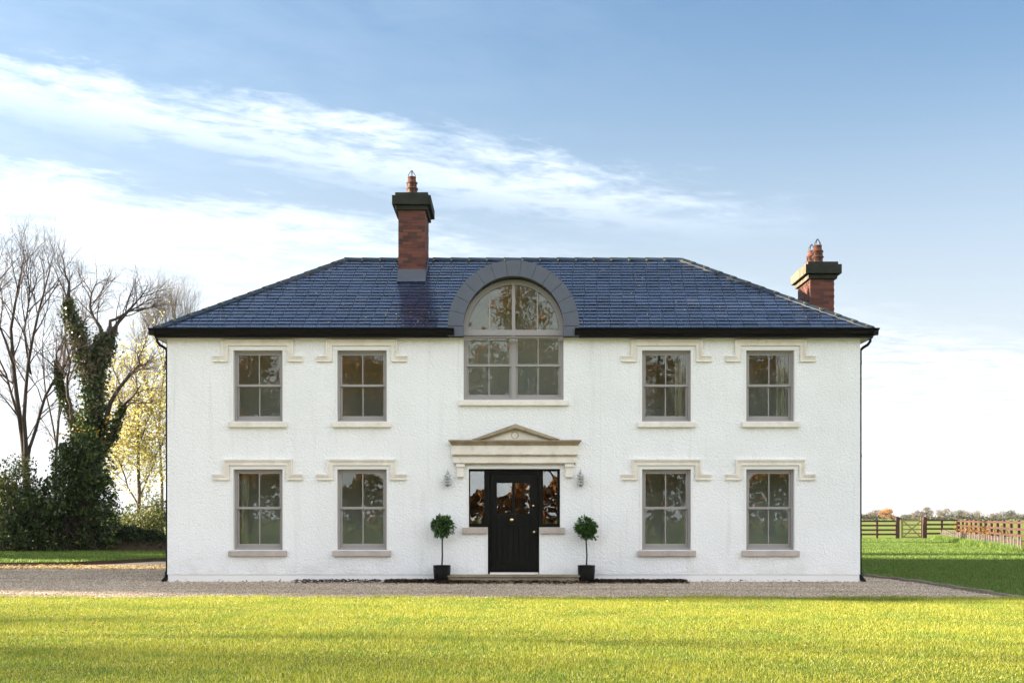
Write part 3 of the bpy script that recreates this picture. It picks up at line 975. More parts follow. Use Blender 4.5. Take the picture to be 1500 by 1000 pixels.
# rooms behind the glass
def room(x0, x1, y1, z0, z1, y0=0.27, mat='roomwall'):
    mb = MB()
    mb.add([(x0, y1, z0), (x1, y1, z0), (x1, y1, z1), (x0, y1, z1)], [(0, 1, 2, 3)])
    for xw, gable in ((x0, x0 < -6), (x1, x1 > 6)):
        if not gable:
            mb.add([(xw, y0, z0), (xw, y1, z0), (xw, y1, z1), (xw, y0, z1)], [(0, 1, 2, 3)])
            continue
        w0, w1 = [g_ for g_ in GZS if z0 < g_[0] < z1][0]
        for a_, b_, c_, d_ in ((y0, y1, z0, w0), (y0, y1, w1, z1), (y0, GY0, w0, w1), (GY1, y1, w0, w1)):
            mb.add([(xw, a_, c_), (xw, b_, c_), (xw, b_, d_), (xw, a_, d_)], [(0, 1, 2, 3)])
        xo = WL if xw < 0 else WR
        mb.add([(xw, GY0, w0), (xo, GY0, w0), (xo, GY0, w1), (xw, GY0, w1)], [(0, 1, 2, 3)])
        mb.add([(xw, GY1, w0), (xo, GY1, w0), (xo, GY1, w1), (xw, GY1, w1)], [(0, 1, 2, 3)])
        mb.add([(xw, GY0, w0), (xo, GY0, w0), (xo, GY1, w0), (xw, GY1, w0)], [(0, 1, 2, 3)])
        mb.add([(xw, GY0, w1), (xo, GY0, w1), (xo, GY1, w1), (xw, GY1, w1)], [(0, 1, 2, 3)])
        sx = 1 if xw < 0 else -1
        f = MB()
        xa_, xb_ = xo + sx * 0.08, xo + sx * 0.14
        f.box(xa_, xb_, GY0, GY0 + 0.06, w0, w1)
        f.box(xa_, xb_, GY1 - 0.06, GY1, w0, w1)
        f.box(xa_, xb_, GY0 + 0.06, GY1 - 0.06, w0, w0 + 0.08)
        f.box(xa_, xb_, GY0 + 0.06, GY1 - 0.06, w1 - 0.06, w1)
        f.box(xa_, xb_, GY0 + 0.06, GY1 - 0.06, (w0 + w1) / 2 - 0.02, (w0 + w1) / 2 + 0.02)
        gw = f.build('window', MT['taupe'], house)  # added window, out of view, that brightens the room
        for c_, d_ in ((w0 + 0.08, (w0 + w1) / 2 - 0.02), ((w0 + w1) / 2 + 0.02, w1 - 0.06)):
            MB().box(xo + sx * 0.108, xo + sx * 0.114, GY0 + 0.06, GY1 - 0.06, c_, d_).build('pane', MT['glass'], gw)
    mb.add([(x0, y0, z1), (x0, y1, z1), (x1, y1, z1), (x1, y0, z1)], [(0, 1, 2, 3)])
    mb.build('room_wall', MT[mat], house)
    MB().add([(x0, y0, z0), (x0, y1, z0), (x1, y1, z0), (x1, y0, z0)], [(3, 2, 1, 0)]).build('room_floor', MT['roomfloor'], house)


for x0, x1 in ((WL + 0.25, -1.75), (1.82, WR - 0.25)):
    room(x0, x1, 1.9, 0.12, 2.55)
    room(x0, x1, 2.0, 2.85, 5.0)
room(X(672), X(835), 4.2, 0.12, 2.55, mat='hallwall')
# landing with a barrel ceiling behind the arched window
bl = MB()
yb0, yb1 = 0.18, 2.2
xa, xb = ACX - AR - 0.02, ACX + AR + 0.02
bl.add([(xa, yb1, 2.85), (xb, yb1, 2.85), (xb, yb1, 6.5), (xa, yb1, 6.5)], [(0, 1, 2, 3)])
bl.add([(xa, yb0, 2.85), (xa, yb1, 2.85), (xa, yb1, Z(482)), (xa, yb0, Z(482))], [(0, 1, 2, 3)])
bl.add([(xb, yb0, 2.85), (xb, yb1, 2.85), (xb, yb1, Z(482)), (xb, yb0, Z(482))], [(3, 2, 1, 0)])
for k in range(24):
    a0, a1 = math.pi * k / 24, math.pi * (k + 1) / 24
    q = [(ACX + (AR + 0.02) * math.cos(a), Z(482) + (AR + 0.02) * math.sin(a)) for a in (a0, a1)]
    bl.add([(q[0][0], yb0, q[0][1]), (q[1][0], yb0, q[1][1]), (q[1][0], yb1, q[1][1]), (q[0][0], yb1, q[0][1])], [(0, 1, 2, 3)])
bl.build('room_wall', MT['roomwall'], house)
MB().add([(xa, 0.27, 2.85), (xa, yb1, 2.85), (xb, yb1, 2.85), (xb, 0.27, 2.85)], [(3, 2, 1, 0)]).build('room_floor', MT['roomfloor'], house)

# pale door and a chair seen in the room right of the entrance
MB().box(X(986), X(1010), 1.7, 1.76, 0.13, Z(705)).build('inner_door', MT['white'], house)

# ------------------------------------------------------------------ roof
EV = 0.20
EZ = 5.262
RIDGE_Z = 7.44
RUN = DEPTH / 2 + EV
HALF = (WR - WL) / 2 + EV
TAN = (RIDGE_Z - EZ) / RUN
SLOPE = math.hypot(RUN, RIDGE_Z - EZ)
COSP, SINP = RUN / SLOPE, (RIDGE_Z - EZ) / SLOPE
ARCH_R = 94.6 / 70.0
ARCH_Z = Z(480)


def front_pt(u, v, h=0.0):
    """u along the eave from the house centre, v up the front slope, h proud of it"""
    return (XC + u, -EV + v * COSP - h * SINP, EZ + v * SINP + h * COSP)


def hole_half(v, r):
    dz = EZ + v * SINP - ARCH_Z
    return math.sqrt(max(r * r - dz * dz, 0.0)) if dz > 0 else r


NC = 23
G = SLOPE / NC
roof_mb = MB()
for k in range(NC):
    v0, v1 = k * G, (k + 1) * G
    e0, e1 = HALF - v0 * COSP, HALF - v1 * COSP
    h0, h1 = hole_half(v0, 1.18), hole_half(v1, 1.18)
    cxu = ACX - XC
    if h0 > 0.01:
        roof_mb.add([front_pt(-e0, v0), front_pt(cxu - h0, v0), front_pt(cxu - h1, v1), front_pt(-e1, v1)], [(0, 1, 2, 3)])
        roof_mb.add([front_pt(cxu + h0, v0), front_pt(e0, v0), front_pt(e1, v1), front_pt(cxu + h1, v1)], [(0, 1, 2, 3)])
    else:
        roof_mb.add([front_pt(-e0, v0), front_pt(e0, v0), front_pt(e1, v1), front_pt(-e1, v1)], [(0, 1, 2, 3)])
yl, yr_ = -EV, DEPTH + EV
rx = HALF - RUN
ry = DEPTH / 2
roof_mb.add([(XC - HALF, yr_, EZ), (XC - HALF, yl, EZ), (XC - rx, ry, RIDGE_Z)], [(0, 1, 2)])
roof_mb.add([(XC + HALF, yl, EZ), (XC + HALF, yr_, EZ), (XC + rx, ry, RIDGE_Z)], [(0, 1, 2)])
roof_mb.add([(XC + HALF, yr_, EZ), (XC - HALF, yr_, EZ), (XC - rx, ry, RIDGE_Z), (XC + rx, ry, RIDGE_Z)], [(0, 1, 2, 3)])
roof = roof_mb.build('roof', MT['ridge'], house)


def clip_poly(poly, a, b, c):
    """keep a*u + b*v <= c"""
    out = []
    for i in range(len(poly)):
        p, q = poly[i], poly[(i + 1) % len(poly)]
        dp, dq = a * p[0] + b * p[1] - c, a * q[0] + b * q[1] - c
        if dp <= 0:
            out.append(p)
        if (dp < 0 < dq) or (dq < 0 < dp):
            t = dp / (dp - dq)
            out.append((p[0] + (q[0] - p[0]) * t, p[1] + (q[1] - p[1]) * t))
    return out


SW = 0.278
slates = []      # (course, polygon, lift, skew)
for k in range(NC):
    v0 = k * G
    e = HALF - v0 * COSP
    off = (0.5 * SW if k % 2 else 0.0) + random.uniform(-0.02, 0.02)
    u = -e - off - SW
    while u < e:
        a, b = u + 0.005, u + SW - 0.005
        j = random.gauss(0, 0.004)
        poly = [(a, v0 + j + random.gauss(0, 0.002)), (b, v0 + j + random.gauss(0, 0.002)), (b, v0 + G + 0.03), (a, v0 + G + 0.03)]
        u += SW
        poly = clip_poly(poly, 1, COSP, HALF - 0.02)
        poly = clip_poly(poly, -1, COSP, HALF - 0.02)
        poly = clip_poly(poly, 0, 1, SLOPE - 0.01)
        if len(poly) < 3:
            continue
        mu = sum(p[0] for p in poly) / len(poly)
        hh = max(hole_half(v0, 1.26), hole_half(v0 + G, 1.26)) if EZ + v0 * SINP - ARCH_Z < 1.26 else 0
        hmin = min(hole_half(v0, 1.26), hole_half(v0 + G, 1.26))
        cxu = ACX - XC
        if hmin > 0 and abs(mu - cxu) < hmin:
            # the slate meets the arched dormer: trim it or drop it
            inner = [p for p in poly if abs(p[0] - cxu) > hmin]
            if not inner:
                continue
            if mu > cxu:
                poly = clip_poly(poly, -1, 0, -(cxu + hmin))
            else:
                poly = clip_poly(poly, 1, 0, cxu - hmin)
            if len(poly) < 3:
                continue
        slates.append((k, poly, 0.016 + abs(random.gauss(0, 0.002)), random.gauss(0, 0.0009)))


def slate_geo(k, poly, lift, skew, pt):
    v0 = k * G
    um = sum(p[0] for p in poly) / len(poly)

    def h(p):
        return lift * (1 - (p[1] - v0) / (G + 0.03)) + 0.004 + skew * (p[0] - um) * 6
    top = [pt(p[0], p[1], h(p)) for p in poly]
    bot = [pt(p[0], p[1], h(p) - 0.006) for p in poly]
    n = len(poly)
    f = [tuple(range(n)), tuple(reversed(range(n, 2 * n)))] + [(i + n, (i + 1) % n + n, (i + 1) % n, i) for i in range(n)]
    return top + bot, f


low = [s for s in slates if s[0] < 12]
low.sort(key=lambda s: (s[0], -abs(s[1][0][0] - s[1][1][0])))
single = low[:300]
sid = {id(s) for s in single}
for s in single:
    v, f = slate_geo(*s, front_pt)
    mb = MB()
    mb.add(v, f)
    mb.build('slate', MT['slate'], roof)
rest = MB()
for s in slates:
    if id(s) not in sid:
        rest.add(*slate_geo(*s, front_pt))
# courses of the two hip ends and the rear slope
def side_pt(sgn):
    return lambda u, v, h=0.0: (XC + sgn * (HALF - v * COSP + h * SINP), DEPTH / 2 + sgn * u, EZ + v * SINP + h * COSP)


def rear_pt(u, v, h=0.0):
    return (XC - u, DEPTH + EV - v * COSP + h * SINP, EZ + v * SINP + h * COSP)


for pt, half in ((side_pt(1), RUN), (side_pt(-1), RUN), (rear_pt, HALF)):
    for k in range(NC):
        u = -half - (0.5 * SW if k % 2 else 0)
        while u < half:
            poly = [(u + 0.003, k * G), (u + SW - 0.003, k * G), (u + SW - 0.003, (k + 1) * G + 0.03), (u + 0.003, (k + 1) * G + 0.03)]
            u += SW
            poly = clip_poly(poly, 1, COSP, half - 0.02)
            poly = clip_poly(poly, -1, COSP, half - 0.02)
            poly = clip_poly(poly, 0, 1, SLOPE - 0.01)
            if len(poly) >= 3:
                rest.add(*slate_geo(k, poly, 0.014, 0.0, pt))
tag(rest.build('slate_courses', MT['slate'], roof), kind='stuff')


def ridge_run(p0, p1, n, wing_dir_a, wing_dir_b, name):
    """angled capping tiles laid from p0 to p1; wings lie along the two slopes"""
    p0, p1 = Vector(p0), Vector(p1)
    ax = (p1 - p0) / n
    t = ax.normalized()
    a, b = Vector(wing_dir_a), Vector(wing_dir_b)
    a = (a - t * a.dot(t)).normalized()
    b = (b - t * b.dot(t)).normalized()
    up = -(a + b).normalized()
    W = 0.155
    for k in range(n):
        s = p0 + ax * k - t * 0.02
        e = p0 + ax * (k + 1)
        mb = MB()
        rows = []
        for q, lift in ((s, 0.042 + random.uniform(0, 0.004)), (e, 0.030)):
            c = q + up * lift
            rows.append([c + a * W, c, c + b * W, c + b * W - up * 0.011, c - up * 0.022, c + a * W - up * 0.011])
        v = rows[0] + rows[1]
        f = [(i, (i + 1) % 6, (i + 1) % 6 + 6, i + 6) for i in range(6)]
        f += [(0, 5, 4, 1), (1, 4, 3, 2), (6, 7, 10, 11), (7, 8, 9, 10)]
        mb.add(v, f)
        mb.build(name, MT['ridge'], roof)


fs = (0, -COSP, -SINP)
bs = (0, COSP, -SINP)
ls_ = (-COSP, 0, -SINP)
rs_ = (COSP, 0, -SINP)
apexL, apexR = (XC - rx, ry, RIDGE_Z), (XC + rx, ry, RIDGE_Z)
ridge_run(apexL, apexR, 19, fs, bs, 'ridge_tile')
ridge_run((XC - HALF, -EV, EZ), apexL, 13, fs, ls_, 'hip_tile')
ridge_run((XC + HALF, -EV, EZ), apexR, 13, fs, rs_, 'hip_tile')
ridge_run((XC - HALF, DEPTH + EV, EZ), apexL, 13, bs, ls_, 'hip_tile')
ridge_run((XC + HALF, DEPTH + EV, EZ), apexR, 13, bs, rs_, 'hip_tile')
# bedding mortar under the front hips and moss in the joints
bed = MB()
moss = MB()
for s in (-1, 1):
    p0, p1 = Vector((XC + s * HALF, -EV, EZ)), Vector((XC + s * rx, ry, RIDGE_Z))
    for k in range(13):
        q = p0.lerp(p1, (k + random.uniform(-0.02, 0.02)) / 13) if k else p0.lerp(p1, 0.01)
        c = q + Vector((-s * 0.10, -0.075, 0.0)) + Vector((0, -SINP * 0.05, COSP * 0.03))
        moss.box(c.x - 0.022, c.x + 0.022, c.y - 0.016, c.y + 0.016, c.z - 0.010, c.z + 0.012)
    a0 = p0 + Vector((-s * 0.11, -0.03, -0.0))
    a1 = p1 + Vector((-s * 0.11, -0.10, -0.055))
    bed.tube([a0, a1], 0.016, 6)
for k in range(20):
    x = XC - rx + k * 2 * rx / 19
    moss.box(x - 0.018, x + 0.018, ry - 0.16, ry - 0.12, RIDGE_Z - 0.07, RIDGE_Z - 0.03)
tag(bed.build('hip_mortar', MT['bedding'], roof), kind='stuff')
tag(moss.build('joint_moss', MT['moss'], roof), kind='stuff')

# eaves: soffit, fascia and ogee gutters, broken by the arched dormer
sof = MB()
sof.add([(WL - EV, -EV + 0.02, 5.066), (WR + EV, -EV + 0.02, 5.066), (WR + EV, 0.0, 5.066), (WL - EV, 0.0, 5.066)], [(3, 2, 1, 0)])
sof.add([(WL - EV, 0.0, 5.066), (WL, 0.0, 5.066), (WL, DEPTH + EV, 5.066), (WL - EV, DEPTH + EV, 5.066)], [(3, 2, 1, 0)])
sof.add([(WR, 0.0, 5.066), (WR + EV, 0.0, 5.066), (WR + EV, DEPTH + EV, 5.066), (WR, DEPTH + EV, 5.066)], [(3, 2, 1, 0)])
sof.build('soffit', MT['soffit'], house)
GP = [(0.0, 5.235), (0.0, 5.125), (-0.03, 5.105), (-0.065, 5.115), (-0.085, 5.15), (-0.098, 5.20), (-0.125, 5.235), (-0.125, 5.25), (-0.108, 5.25), (-0.085, 5.235)]
AL, AR_X = X(659), X(847.5)
for xa, xb in ((WL - EV - 0.10, X(666)), (X(841), WR + EV + 0.10)):
    MB().prism_x([(y - EV, z) for y, z in reversed(GP)], xa, xb).build('gutter', MT['gutter'], house)
for xa, xb in ((WL - EV - 0.012, AL), (AR_X, WR + EV + 0.012)):
    MB().box(xa, xb, -EV - 0.001, -EV + 0.024, 5.058, 5.25).build('fascia', MT['gutter'], house)
for s, xw in ((-1, WL - EV), (1, WR + EV)):
    g = MB()
    pts = [(xw - s * y, z) for y, z in GP]
    g.prism_y(pts if s < 0 else list(reversed(pts)), -EV - 0.10, DEPTH + EV)
    g.build('gutter', MT['gutter'], house)
    MB().box(xw - 0.012, xw + 0.012, -EV + 0.026, DEPTH + EV, 5.058, 5.25).build('fascia', MT['gutter'], house)
# downpipes at the two front corners with swan necks and shoes
for s, xw in ((-1, WL), (1, WR)):
    d = MB()
    x = xw + s * 0.034
    d.tube([(xw + s * 0.245, 0.10, 5.14), (xw + s * 0.24, 0.10, 5.03), (xw + s * 0.19, 0.10, 4.96), (xw + s * 0.09, 0.10, 4.90), (x, 0.10, 4.84), (x, 0.10, 4.6)], 0.030, 10)
    d.tube([(x, 0.10, 4.62), (x, 0.10, 0.16)], 0.026, 10)
    pipe = d.build('downpipe', MT['gutter'], house, shade=True)
    for z in (4.55, 2.6, 0.9):
        MB().lathe(x, 0.10, [(0.033, z), (0.033, z + 0.06)], 12).build('pipe_collar', MT['gutter'], pipe)
    MB().tube([(x, 0.10, 0.20), (x, 0.09, 0.10), (x + s * 0.015, 0.02, 0.04), (x + s * 0.03, -0.07, 0.015)], [0.045, 0.05, 0.048, 0.04], 10).build('pipe_shoe', MT['gutter'], pipe, shade=True)

# ------------------------------------------------------------------ arched dormer in lead
dm = MB()
RI = 73.5 / 70.0
yF = -0.22
n = 48
y_end = lambda z: max(-EV + (z - EZ) / TAN - 0.02, 0.1)
for k in range(n):
    a0, a1 = math.pi * k / n, math.pi * (k + 1) / n
    p = [(ACX + ARCH_R * math.cos(a), ARCH_Z + ARCH_R * math.sin(a)) for a in (a0, a1)]
    q = [(ACX + RI * math.cos(a), ARCH_Z + RI * math.sin(a)) for a in (a0, a1)]
    ye0, ye1 = y_end(p[0][1]) + 0.15, y_end(p[1][1]) + 0.15
    dm.add([(p[0][0], yF + 0.03, p[0][1]), (p[1][0], yF + 0.03, p[1][1]), (p[1][0], ye1, p[1][1]), (p[0][0], ye0, p[0][1])], [(0, 3, 2, 1)])
    dm.add([(q[0][0], yF + 0.03, q[0][1]), (q[1][0], yF + 0.03, q[1][1]), (q[1][0], 0.07, q[1][1]), (q[0][0], 0.07, q[0][1])], [(0, 1, 2, 3)])
    # back of the front ring, so nothing shows behind it
    dm.add([(q[0][0], yF + 0.03, q[0][1]), (p[0][0], yF + 0.03, p[0][1]), (p[1][0], yF + 0.03, p[1][1]), (q[1][0], yF + 0.03, q[1][1])], [(0, 1, 2, 3)])
dormer = dm.build('dormer', MT['lead'], house)
NS = 13
for k in range(NS):
    a0, a1 = math.pi * k / NS + 0.0028, math.pi * (k + 1) / NS - 0.0028
    mb = MB()
    st = 5
    dy = random.uniform(-0.002, 0.002)
    for j in range(st):
        b0, b1 = a0 + (a1 - a0) * j / st, a0 + (a1 - a0) * (j + 1) / st
        q = [(ACX + r_ * math.cos(b), ARCH_Z + r_ * math.sin(b)) for b, r_ in ((b0, RI - 0.012), (b0, ARCH_R + 0.012), (b1, ARCH_R + 0.012), (b1, RI - 0.012))]
        mb.prism_y(q, yF - 0.012 + dy, yF + 0.028)
    mb.build('lead_panel', MT['lead'], dormer)
for s in (-1, 1):
    xo, xi = ACX + s * (ARCH_R + 0.012), ACX + s * (RI - 0.012)
    MB().box(xo, xi, yF - 0.010, 0.0, Z(494.5) - 0.002, ARCH_Z - 0.008).build('lead_panel', MT['lead'], dormer)
    # pale lead welt where the slates meet the arch
    pts = []
    for k in range(14):
        a = math.radians(2 + k * 5.2)
        zz = ARCH_Z + (ARCH_R + 0.012) * math.sin(a)
        pts.append((ACX + s * (ARCH_R + 0.018) * math.cos(a), max(-EV + (zz - EZ) / TAN, yF), zz))
    MB().tube(pts, 0.014, 6).build('welt', MT['bedding'], dormer)

# ------------------------------------------------------------------ chimneys
def brick_course(x0, x1, y0, y1, z, k):
    """bricks of one course round a rectangle: list of (face, box)"""
    L, H, J, T = 0.205, 0.062, 0.009, 0.10
    out = []
    off = 0.0 if k % 2 else 0.107
    for face in 'FLRB':
        if face in 'FB':
            a, b = x0, x1
        else:
            a, b = y0, y1
        u = a - off
        while u < b - 1e-6:
            p, q = max(u, a), min(u + L, b)
            if q - p > 0.03:
                jt = random.uniform(-0.004, 0.004)
                if face == 'F':
                    bx = (p, q, y0 + jt, y0 + 0.02)
                elif face == 'B':
                    bx = (p, q, y1 - 0.02, y1 + jt)
                elif face == 'L':
                    bx = (x0 + jt, x0 + 0.02, p + 0.022, q)
                else:
                    bx = (x1 - 0.02, x1 + jt, p + 0.022, q)
                if bx[1] - bx[0] > 0.01 and bx[3] - bx[2] > 0.01:
                    out.append((face, (*bx, z, z + H)))
            u += L + J
    return out


def chimney(x0, x1, y0, y1, zb, z_vis, zs, pots, left_seen, extra_left=0.0):
    core = MB().box(x0 + 0.008, x1 - 0.008, y0 + 0.008, y1 - 0.008, zb, zs[0] + 0.01).build('chimney', MT['mortar'], house)
    nC = int((zs[0] - zb) / 0.071)
    hid = MB()
    for k in range(nC):
        z = zs[0] - (k + 1) * 0.071
        for face, bx in brick_course(x0, x1, y0, y1, z, k):
            seen = z > z_vis - 0.05 and (face == 'F' or face == left_seen)
            mb = MB()
            mb.box(*bx)
            if seen:
                mb.build('brick', MT['brick'], core)
            else:
                hid.box(*bx)
    tag(hid.build('brickwork', MT['brick'], core), kind='stuff')
    e = [(0.055, zs[0], zs[1]), (0.135, zs[1] + 0.002, zs[2]), (0.07, zs[2] + 0.002, zs[3])]
    for ov, za, zz in e:
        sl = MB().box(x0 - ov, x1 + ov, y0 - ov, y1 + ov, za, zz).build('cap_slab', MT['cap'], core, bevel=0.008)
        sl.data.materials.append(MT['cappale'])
        sl.data.polygons[5].material_index = 1  # left face of each slab uses the paler concrete
    for px_, py_ in pots:
        pz = zs[3] - 0.01
        pr = [(0.135, pz), (0.14, pz + 0.06), (0.112, pz + 0.09), (0.112, pz + 0.20), (0.14, pz + 0.215), (0.135, pz + 0.245), (0.108, pz + 0.265), (0.108, pz + 0.36), (0.132, pz + 0.375), (0.128, pz + 0.40), (0.10, pz + 0.42), (0.088, pz + 0.52), (0.098, pz + 0.53), (0.095, pz + 0.555)]
        pr = [(r_, pz + (z_ - pz) * 0.82) for r_, z_ in pr]
        MB().lathe(px_, py_, pr, 20).build('chimney_pot', MT['terracotta'], core, shade=True)
        for zz in (pz + 0.118, pz + 0.255):
            lv = MB()
            for q in range(8):
                a = q * math.pi / 4 + 0.2
                c, s = math.cos(a), math.sin(a)
                t = (-s, c)
                vv = []
                for du, dzv in ((-0.022, -0.033), (0.022, -0.033), (0.022, 0.033), (-0.022, 0.033)):
                    vv.append((px_ + c * 0.1135 + t[0] * du, py_ + s * 0.1135 + t[1] * du, zz + dzv))
                lv.add(vv, [(0, 1, 2, 3)])
            tag(lv.build('louvre', MT['wire'], core), kind='stuff')
        wz = pz + 0.45
        w = MB()
        for a in (0.3, 0.3 + math.pi / 2):
            c, s = math.cos(a) * 0.088, math.sin(a) * 0.088
            w.tube([(px_ + c, py_ + s, wz), (px_ + c * 0.9, py_ + s * 0.9, wz + 0.05), (px_ + c * 0.12, py_ + s * 0.12, wz + 0.155), (px_ - c * 0.12, py_ - s * 0.12, wz + 0.155), (px_ - c * 0.9, py_ - s * 0.9, wz + 0.05), (px_ - c, py_ - s, wz)], 0.008, 5)
        w.build('wire_guard', MT['wire'], core)
    return core


CY = 2.15
c1 = chimney(-2.583, -1.975, CY, CY + 1.15, 5.9, 6.85, (8.31, 8.41, 8.62, 8.70), [(-2.30, CY + 0.30), (-2.33, CY + 0.83)], 'R')
zf = EZ + (CY + EV) * TAN
MB().add([(-2.60, CY - 0.012, zf + 0.23), (-1.96, CY - 0.012, zf + 0.23), (-1.96, CY - 0.012, zf + 0.035), (-2.60, CY - 0.012, zf + 0.035),
          (-1.95, CY - 0.20, zf - 0.085), (-2.61, CY - 0.20, zf - 0.085)], [(3, 2, 1, 0), (5, 4, 2, 3)]).build('flashing', MT['lead'], c1)
for xs in (-2.60, -1.958):
    MB().add([(xs, CY - 0.01, zf), (xs, CY + 0.95, zf + 0.95 * TAN), (xs, CY + 0.95, zf + 0.95 * TAN + 0.16), (xs, CY - 0.01, zf + 0.22)], [(0, 1, 2, 3)]).build('flashing', MT['lead'], c1)
c2 = chimney(6.74, 7.285, 2.0, 3.17, 5.2, 5.75, (6.72, 6.82, 7.03, 7.10), [(6.99, 2.32), (6.99, 2.86)], 'L')

# rear wing, added out of view behind the house to shade the side lawn
rw = MB()
wx0, wx1, wy1 = XC - 3.6, XC + 5.2, 13.4
rw.box(wx0, wx1, DEPTH + 0.003, wy1, -0.05, 4.6)
rw.build('wall', MT['roughcast'], house)
rr_ = MB()
rr_.add([(wx0 - 0.3, DEPTH - 1.5, 4.6), (wx1 + 0.3, DEPTH - 1.5, 4.6), (wx1 + 0.3, wy1 + 0.3, 4.6), (wx0 - 0.3, wy1 + 0.3, 4.6), ((wx0 + wx1) / 2, DEPTH - 1.5, 6.9), ((wx0 + wx1) / 2, wy1 + 0.3, 6.9)],
        [(0, 4, 5, 3), (1, 2, 5, 4), (2, 3, 5), (3, 2, 1, 0)])
rr_.build('roof', MT['slate'], house)

# ------------------------------------------------------------------ entrance
def entrance():
    cx = X(754)
    # door case with side lights
    y0, y1 = 0.14, 0.25
    x0, x1, zb, zt = DOOR_UP
    c = MB()
    c.box(x0, x1, y0, y1, zt - 0.045, zt)
    c.box(x0, x0 + 0.022, y0, y1, zb, zt - 0.045)
    c.box(x1 - 0.055, x1, y0, y1, zb, zt - 0.045)
    c.box(x0 + 0.022, X(709), y0, y1, zb, Z(766.6))
    c.box(X(795.7), x1 - 0.055, y0, y1, zb, Z(766.6))
    c.box(X(709), X(717.5), y0 - 0.02, y1, Z(840), zt - 0.045)
    c.box(X(789), X(795.7), y0 - 0.02, y1, Z(840), zt - 0.045)
    c.box(X(717.5), X(789), y0 - 0.01, y1, Z(693), zt - 0.045)
    case = c.build('door_case', MT['black'], house)
    for a, b in ((x0 + 0.022, X(709)), (X(795.7), x1 - 0.055)):
        MB().box(a, b, y0 + 0.05, y0 + 0.057, Z(766.6), zt - 0.045).build('pane', MT['wavy'], case)
    for a, b in ((X(677.6), X(714.3)), (X(790.2), X(827))):
        MB().box(a, b, -0.07, 0.14, Z(781), Z(772.2)).build('sill', MT['sillstone'], case, bevel=0.006)
    # door leaf: stiles, rails, glazing, board panel
    a, b = X(717.9), X(788.7)
    zl0, zl1 = Z(838), Z(693.3)
    yl0, yl1 = y0 + 0.02, y0 + 0.065
    gx0, gx1, gm0, gm1 = X(727.7), X(776.3), X(750.3), X(754.2)
    d = MB()
    d.box(a, gx0, yl0, yl1, zl0, zl1)
    d.box(gx1, b, yl0, yl1, zl0, zl1)
    d.box(gx0, gx1, yl0, yl1, Z(706.8), zl1)
    d.box(gx0, gx1, yl0, yl1, Z(770), Z(752.2))
    d.box(gx0, gx1, yl0, yl1, zl0, Z(824.4))
    d.box(gm0, gm1, yl0, yl1, Z(752.2), Z(706.8))
    leaf = d.build('front_door', MT['black'], house, bevel=0.003)
    MB().box(gx0, gm0, yl0 + 0.02, yl0 + 0.026, Z(752.2), Z(706.8)).build('pane', MT['wavy'], leaf)
    MB().box(gm1, gx1, yl0 + 0.02, yl0 + 0.026, Z(752.2), Z(706.8)).build('pane', MT['wavy'], leaf)
    nb = 6
    for k in range(nb):
        w = (gx1 - gx0) / nb
        MB().box(gx0 + k * w + 0.003, gx0 + (k + 1) * w - 0.003, yl0 + 0.014, yl1, Z(824.4), Z(770)).build('plank', MT['black'], leaf, bevel=0.003)
    MB().lathe(0, 0, [(0.002, -0.045), (0.032, -0.04), (0.040, -0.02), (0.028, 0.0), (0.016, 0.02), (0.016, 0.04)], 14).build('door_knob', MT['brass'], leaf, shade=True)
    kn = [o for o in leaf.children if o.name.startswith('door_knob')][0]

    def place(o, x, z, s=1.0, sx=1.0):
        o.location = Vector((x, yl0 - 0.035, z)) - house.location
        o.rotation_euler = (math.radians(-90), 0, 0)
        o.scale = (s * sx, s, s)
    place(kn, X(752), Z(761), 0.92, 1.25)
    k2 = kn.copy()
    COL.objects.link(k2)
    k2.parent = leaf
    place(k2, X(785), Z(779), 0.72)
    k3 = kn.copy()
    COL.objects.link(k3)
    k3.parent = leaf
    k3.name = 'lock'
    place(k3, X(783.6), Z(740.3), 0.6)
    # threshold and step
    MB().box(X(717.6), X(788.9), 0.02, 0.17, Z(840.6), Z(838.2)).build('threshold', MT['stone'], house)
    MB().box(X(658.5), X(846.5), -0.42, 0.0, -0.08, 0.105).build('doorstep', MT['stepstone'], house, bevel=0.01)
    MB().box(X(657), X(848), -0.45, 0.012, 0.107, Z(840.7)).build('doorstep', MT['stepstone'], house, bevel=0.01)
    # stone door hood with pediment
    h = MB()
    h.box(X(662), X(846), -0.10, 0.0, Z(665.7), Z(652))
    h.box(X(664.5), X(843.8), -0.075, 0.0, Z(678), Z(667.6))
    hood = h.build('door_hood', MT['stone'], house, bevel=0.004)
    f = MB()
    f.box(X(663), X(845), -0.125, 0.0, Z(667.5), Z(665.8))
    f.box(X(665.5), X(842.8), -0.10, 0.0, Z(679.4), Z(678.1))
    f.build('fillet', MT['cornice'], hood)
    cprof = [(0.0, Z(652) + 0.001), (-0.13, Z(652) + 0.001), (-0.145, Z(650.4)), (-0.16, Z(649.5)), (-0.19, Z(647.5)), (-0.215, Z(646.7)), (-0.215, Z(645.0)), (0.0, Z(643.8))]
    cor = MB()
    # mitred returns: widths grow with projection
    secs = [(X(661.5), X(847.0))] * 8
    n8 = len(cprof)
    lv, rv = [], []
    for (yy, zz) in cprof:
        gx = max(0.0, -yy - 0.13) / 0.085 * (4.2 / 70)
        lv.append((X(661.5) - gx, yy, zz))
        rv.append((X(847.0) + gx, yy, zz))
    cor.add(lv + rv, [tuple(range(n8)), tuple(reversed(range(n8, 2 * n8)))] + [(i + n8, (i + 1) % n8 + n8, (i + 1) % n8, i) for i in range(n8)])
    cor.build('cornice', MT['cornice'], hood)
    ax, az = X(755), Z(621.6)
    bl_, br_, bz = X(692), X(819.5), Z(644)
    tk = 0.085
    ped = MB()
